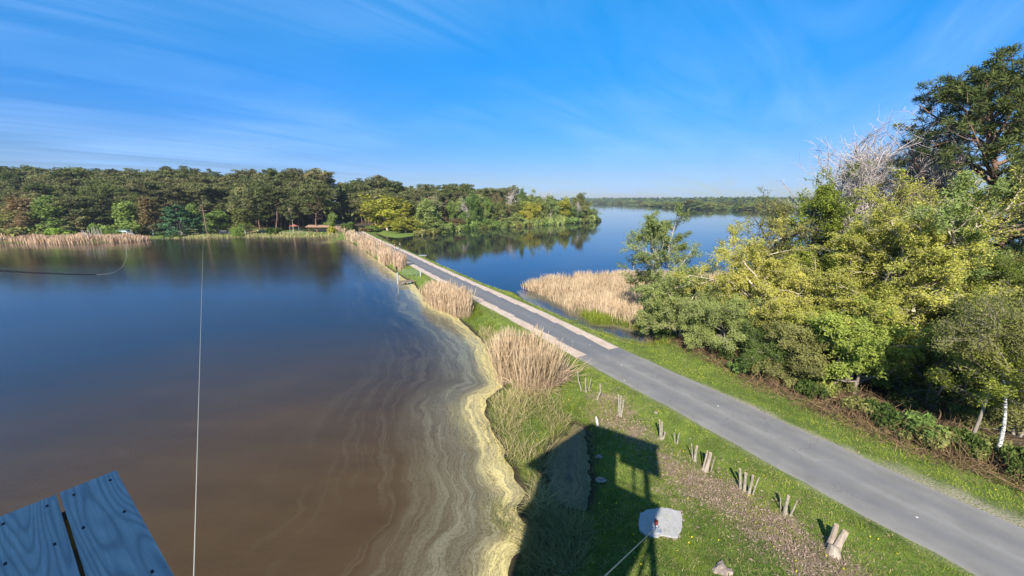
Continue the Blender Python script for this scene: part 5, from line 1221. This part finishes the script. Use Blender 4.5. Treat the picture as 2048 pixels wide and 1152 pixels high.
prism('body', [(-2.5, .4), (2.5, .4), (2.5, 1.15), (2.0, 1.35), (1.4, 2.3), (-2.4, 2.4), (-2.5, 2.1)], 1.9, m_vanw, v_)
MB().box((-.9, -.955, 1.75), (2.2, .02, .55)).build('window', m_glass, v_); MB().box((.9, -.955, 1.72), (.9, .02, .55)).build('window', m_glass, v_)
MB().box((-.3, 0, 2.52), (3.6, 1.9, .16)).build('roof_box', m_teal, v_, bevel=.03)
for xx in (-1.6, 1.65):
    for yy in (-.9, .9): MB().tube([(xx, yy - .1, .34), (xx, yy + .1, .34)], .34, 12).build('wheel', m_tyre, v_)
tag(v_, 'white van with teal top parked behind the reeds beside the weeping willow', 'van')
D = far_d(452) + 9; x = gx(452, D, 1); v_ = empty('parked_car', (x, D, hz(x, D)), .3)
m_carb, t = newmat('dark_car_paint'); out(t, princ(t, (.02, .022, .03), .25, None, .6))
prism('body', [(-2.1, .3), (2.1, .3), (2.1, .85), (1.2, .98), (.5, 1.45), (-1.4, 1.48), (-2.1, 1.0)], 1.75, m_carb, v_)
MB().box((-.4, -.88, 1.18), (1.7, .02, .32)).build('window', m_glass, v_); MB().box((2.1, 0, .7), (.03, 1.2, .2)).build('headlight', m_vanw, v_)
for xx in (-1.3, 1.35):
    for yy in (-.8, .8): MB().tube([(xx, yy - .1, .32), (xx, yy + .1, .32)], .32, 12).build('wheel', m_tyre, v_)
tag(v_, 'dark car parked under the trees left of the small weeping willow by the track', 'car')
D = far_d(640) + 16; x = gx(640, D, 2); s_ = empty('picnic_shelter', (x, D, hz(x, D)), -.1)
m_tile, t = newmat('reddish_shelter_roof'); n = noise(t, 3, 4); out(t, princ(t, ramp(t, n, [(.3, (.20, .11, .07)), (.7, (.36, .22, .15))]), .9))
for xx in (-4, 4):
    for yy in (-1.5, 1.5): MB().box((xx, yy, 1.1), (.2, .2, 2.2)).build('post', m_timber, s_)
MB().box((0, 1.5, .9), (7.8, .1, 1.6)).build('back_wall', BARK_PALE, s_)
prof_ = [(-2.4, 2.15), (2.4, 2.15), (2.4, 2.3), (0, 3.0), (-2.4, 2.3)]
mroof = MB(); nn = len(prof_); mroof.v = [(-5, p[0], p[1]) for p in prof_] + [(5, p[0], p[1]) for p in prof_]
mroof.f = [tuple(range(nn)), tuple(range(nn, 2 * nn))[::-1]] + [(i, nn + i, nn + (i + 1) % nn, (i + 1) % nn) for i in range(nn)]
mroof.build('roof', m_tile, s_); tag(s_, 'low open shelter with reddish roof under the pines left of the road end', 'shelter')
m_redc, t = newmat('faded_red_canvas'); out(t, princ(t, (.30, .09, .07), .8))
D = far_d(590) + 22; x = gx(590, D, 2); s_ = empty('red_tent', (x, D, hz(x, D)), .2)
for xx in (-1.8, 1.8):
    for yy in (-1, 1): MB().box((xx, yy, 1.1), (.08, .08, 2.2)).build('pole', m_steel, s_)
mm = MB(); mm.v = [(-2, -1.2, 2.1), (2, -1.2, 2.1), (2, 1.2, 2.1), (-2, 1.2, 2.1), (0, 0, 2.9)]; mm.f = [(0, 1, 4), (1, 2, 4), (2, 3, 4), (3, 0, 4), (3, 2, 1, 0)]
mm.build('canopy', m_redc, s_); tag(s_, 'small faded red canopy among the pines', 'canopy')
# pale bare stakes in the reeds
for k in range(14):
    u = 166 + k * 3.1 + rnd.uniform(-.6, .6); D = far_d(u) + 4.5 + rnd.uniform(0, 1.5); x = gx(u, D, 1.5); hgt = rnd.uniform(3.2, 4.6)
    o = MB().tube([(0, 0, -.3), (rnd.uniform(-.1, .1), 0, hgt * .5), (rnd.uniform(-.4, .4), 0, hgt)], [.10, .08, .05], 5).build('bare_stake', TWIG_BARE, None, (x, D, hz(x, D)))
    tag(o, 'pale bare pole in the row standing in the reeds on the far left bank', 'pole', 'pale poles in the far left reeds')
# logs edging the track
for k, (u, v) in enumerate([(505, 464), (522, 462), (540, 460), (556, 459), (576, 457), (594, 456), (610, 455), (532, 465)]):
    p = gpt(u, v); o = MB().tube([(-1.7, 0, .22), (0, .05, .24), (1.7, 0, .2)], [.24, .22, .2], 8).build('edging_log', BARK_PALE if k % 2 else BARK_PINE, None, p); o.rotation_euler.z = rnd.uniform(-.2, .35)
    tag(o, 'felled log lying along the track under the pines on the far bank', 'log', 'logs along the far bank track')

# ------------------------------------------------------------------ two walkers on the causeway
m_skin, t = newmat('skin'); out(t, princ(t, (.45, .28, .20), .6))
m_hair, t = newmat('brown_hair'); out(t, princ(t, (.07, .045, .03), .7)); m_hairw, t = newmat('grey_white_hair'); out(t, princ(t, (.5, .48, .46), .7))
m_black, t = newmat('black_cloth'); out(t, princ(t, (.015, .015, .018), .9)); m_navy, t = newmat('dark_blue_cloth'); out(t, princ(t, (.02, .03, .07), .9)); m_beige, t = newmat('pale_trouser_cloth'); out(t, princ(t, (.42, .38, .32), .9))
def walker(loc, rz, top, legs, hair, label, phase):
    root = empty('person', loc, rz); s = phase
    J = [(0, 0, .95), (0, 0, 1.15), (0, .01, 1.38), (0, .0, 1.5), (0, -.02, 1.60), (0, -.03, 1.70),
         (.10, 0, .90), (.11, -.17 * s, .50), (.11, -.12 * s - .10, .09), (.11, -.12 * s - .24, .03), (-.10, 0, .90), (-.11, .10 * s, .50), (-.11, .30 * s, .12), (-.11, .30 * s - .13, .03),
         (.20, 0, 1.40), (.25, .10 * s, 1.14), (.25, -.03 + .10 * s, .92), (.25, -.08 + .10 * s, .83), (-.20, 0, 1.40), (-.25, -.10 * s, 1.14), (-.25, -.2 * s, .92), (-.25, -.25 * s, .84)]
    Ed = [(0, 1), (1, 2), (2, 3), (3, 4), (4, 5), (0, 6), (6, 7), (7, 8), (8, 9), (0, 10), (10, 11), (11, 12), (12, 13), (2, 14), (14, 15), (15, 16), (16, 17), (2, 18), (18, 19), (19, 20), (20, 21)]
    Rr = [.15, .14, .16, .055, .085, .075, .095, .065, .045, .035, .095, .065, .045, .035, .06, .045, .035, .028, .06, .045, .035, .028]
    def skin_obj(nm, ids, grow, mat):
        mp_ = {a: i for i, a in enumerate(ids)}; me = bpy.data.meshes.new(nm)
        me.from_pydata([J[a] for a in ids], [(mp_[a], mp_[c]) for a, c in Ed if a in mp_ and c in mp_], []); o = link(nm, me, root)
        m = o.modifiers.new('skin', 'SKIN')
        for a in ids: me.skin_vertices[0].data[mp_[a]].radius = (Rr[a] * grow, Rr[a] * grow * (.75 if a in (0, 1, 2) else 1))
        me.skin_vertices[0].data[0].use_root = True
        o.modifiers.new('sub', 'SUBSURF').levels = 1; o.modifiers['sub'].render_levels = 2; me.materials.append(mat); return o
    skin_obj('body', list(range(22)), 1.0, m_skin)
    skin_obj('trousers', [0, 6, 7, 8, 10, 11, 12], 1.22, legs)
    skin_obj('jacket', [0, 1, 2, 14, 15, 16, 18, 19, 20], 1.18, top)
    import bmesh
    bm = bmesh.new(); bmesh.ops.create_uvsphere(bm, u_segments=14, v_segments=9, radius=1)
    bmesh.ops.delete(bm, geom=[v for v in bm.verts if v.co.z < -.35 or (v.co.y < -.45 and v.co.z < .35)], context='VERTS')
    for v in bm.verts: v.co = Vector((v.co.x * .098, v.co.y * .11, v.co.z * .105 + 1.70))
    me = bpy.data.meshes.new('hair'); bm.to_mesh(me); bm.free(); me.materials.append(hair); h_ = link('hair', me, root)
    so_ = h_.modifiers.new('thick', 'SOLIDIFY'); so_.thickness = .02
    tag(root, label, 'person'); return root
px, py = un(790, 500.5, 1.04); walker((px, py, 1.04), -.5, m_black, m_beige, m_hair, 'person in a dark top and pale trousers walking on the road, left of the pair', 1)
px, py = un(800.5, 499, 1.04); walker((px, py, 1.04), -.5, m_navy, m_navy, m_hairw, 'person in dark blue with light hair walking on the right shoulder', -1)

# ------------------------------------------------------------------ thin air between the camera and the far shore
hm = bpy.data.materials.new('thin_haze'); hm.use_nodes = True; ht = hm.node_tree; ht.nodes.clear()
pv = ht.nodes.new('ShaderNodeVolumePrincipled'); pv.inputs['Color'].default_value = (.86, .93, 1, 1); pv.inputs['Density'].default_value = .00014; pv.inputs['Anisotropy'].default_value = .2
ho = ht.nodes.new('ShaderNodeOutputMaterial'); ht.links.new(pv.outputs[0], ho.inputs['Volume'])
hz_o = MB().box((0, 0, 16.4), (54000, 54000, 37.4)).build('haze', hm); hz_o['kind'] = 'stuff'; hz_o['label'] = 'thin pale haze over the far lake shore'
for o in bpy.data.objects:                      # fine twigs cannot be picked apart singly
    if o.name.split('.')[0] in ('twigs', 'bare_twigs'): o['kind'] = 'stuff'
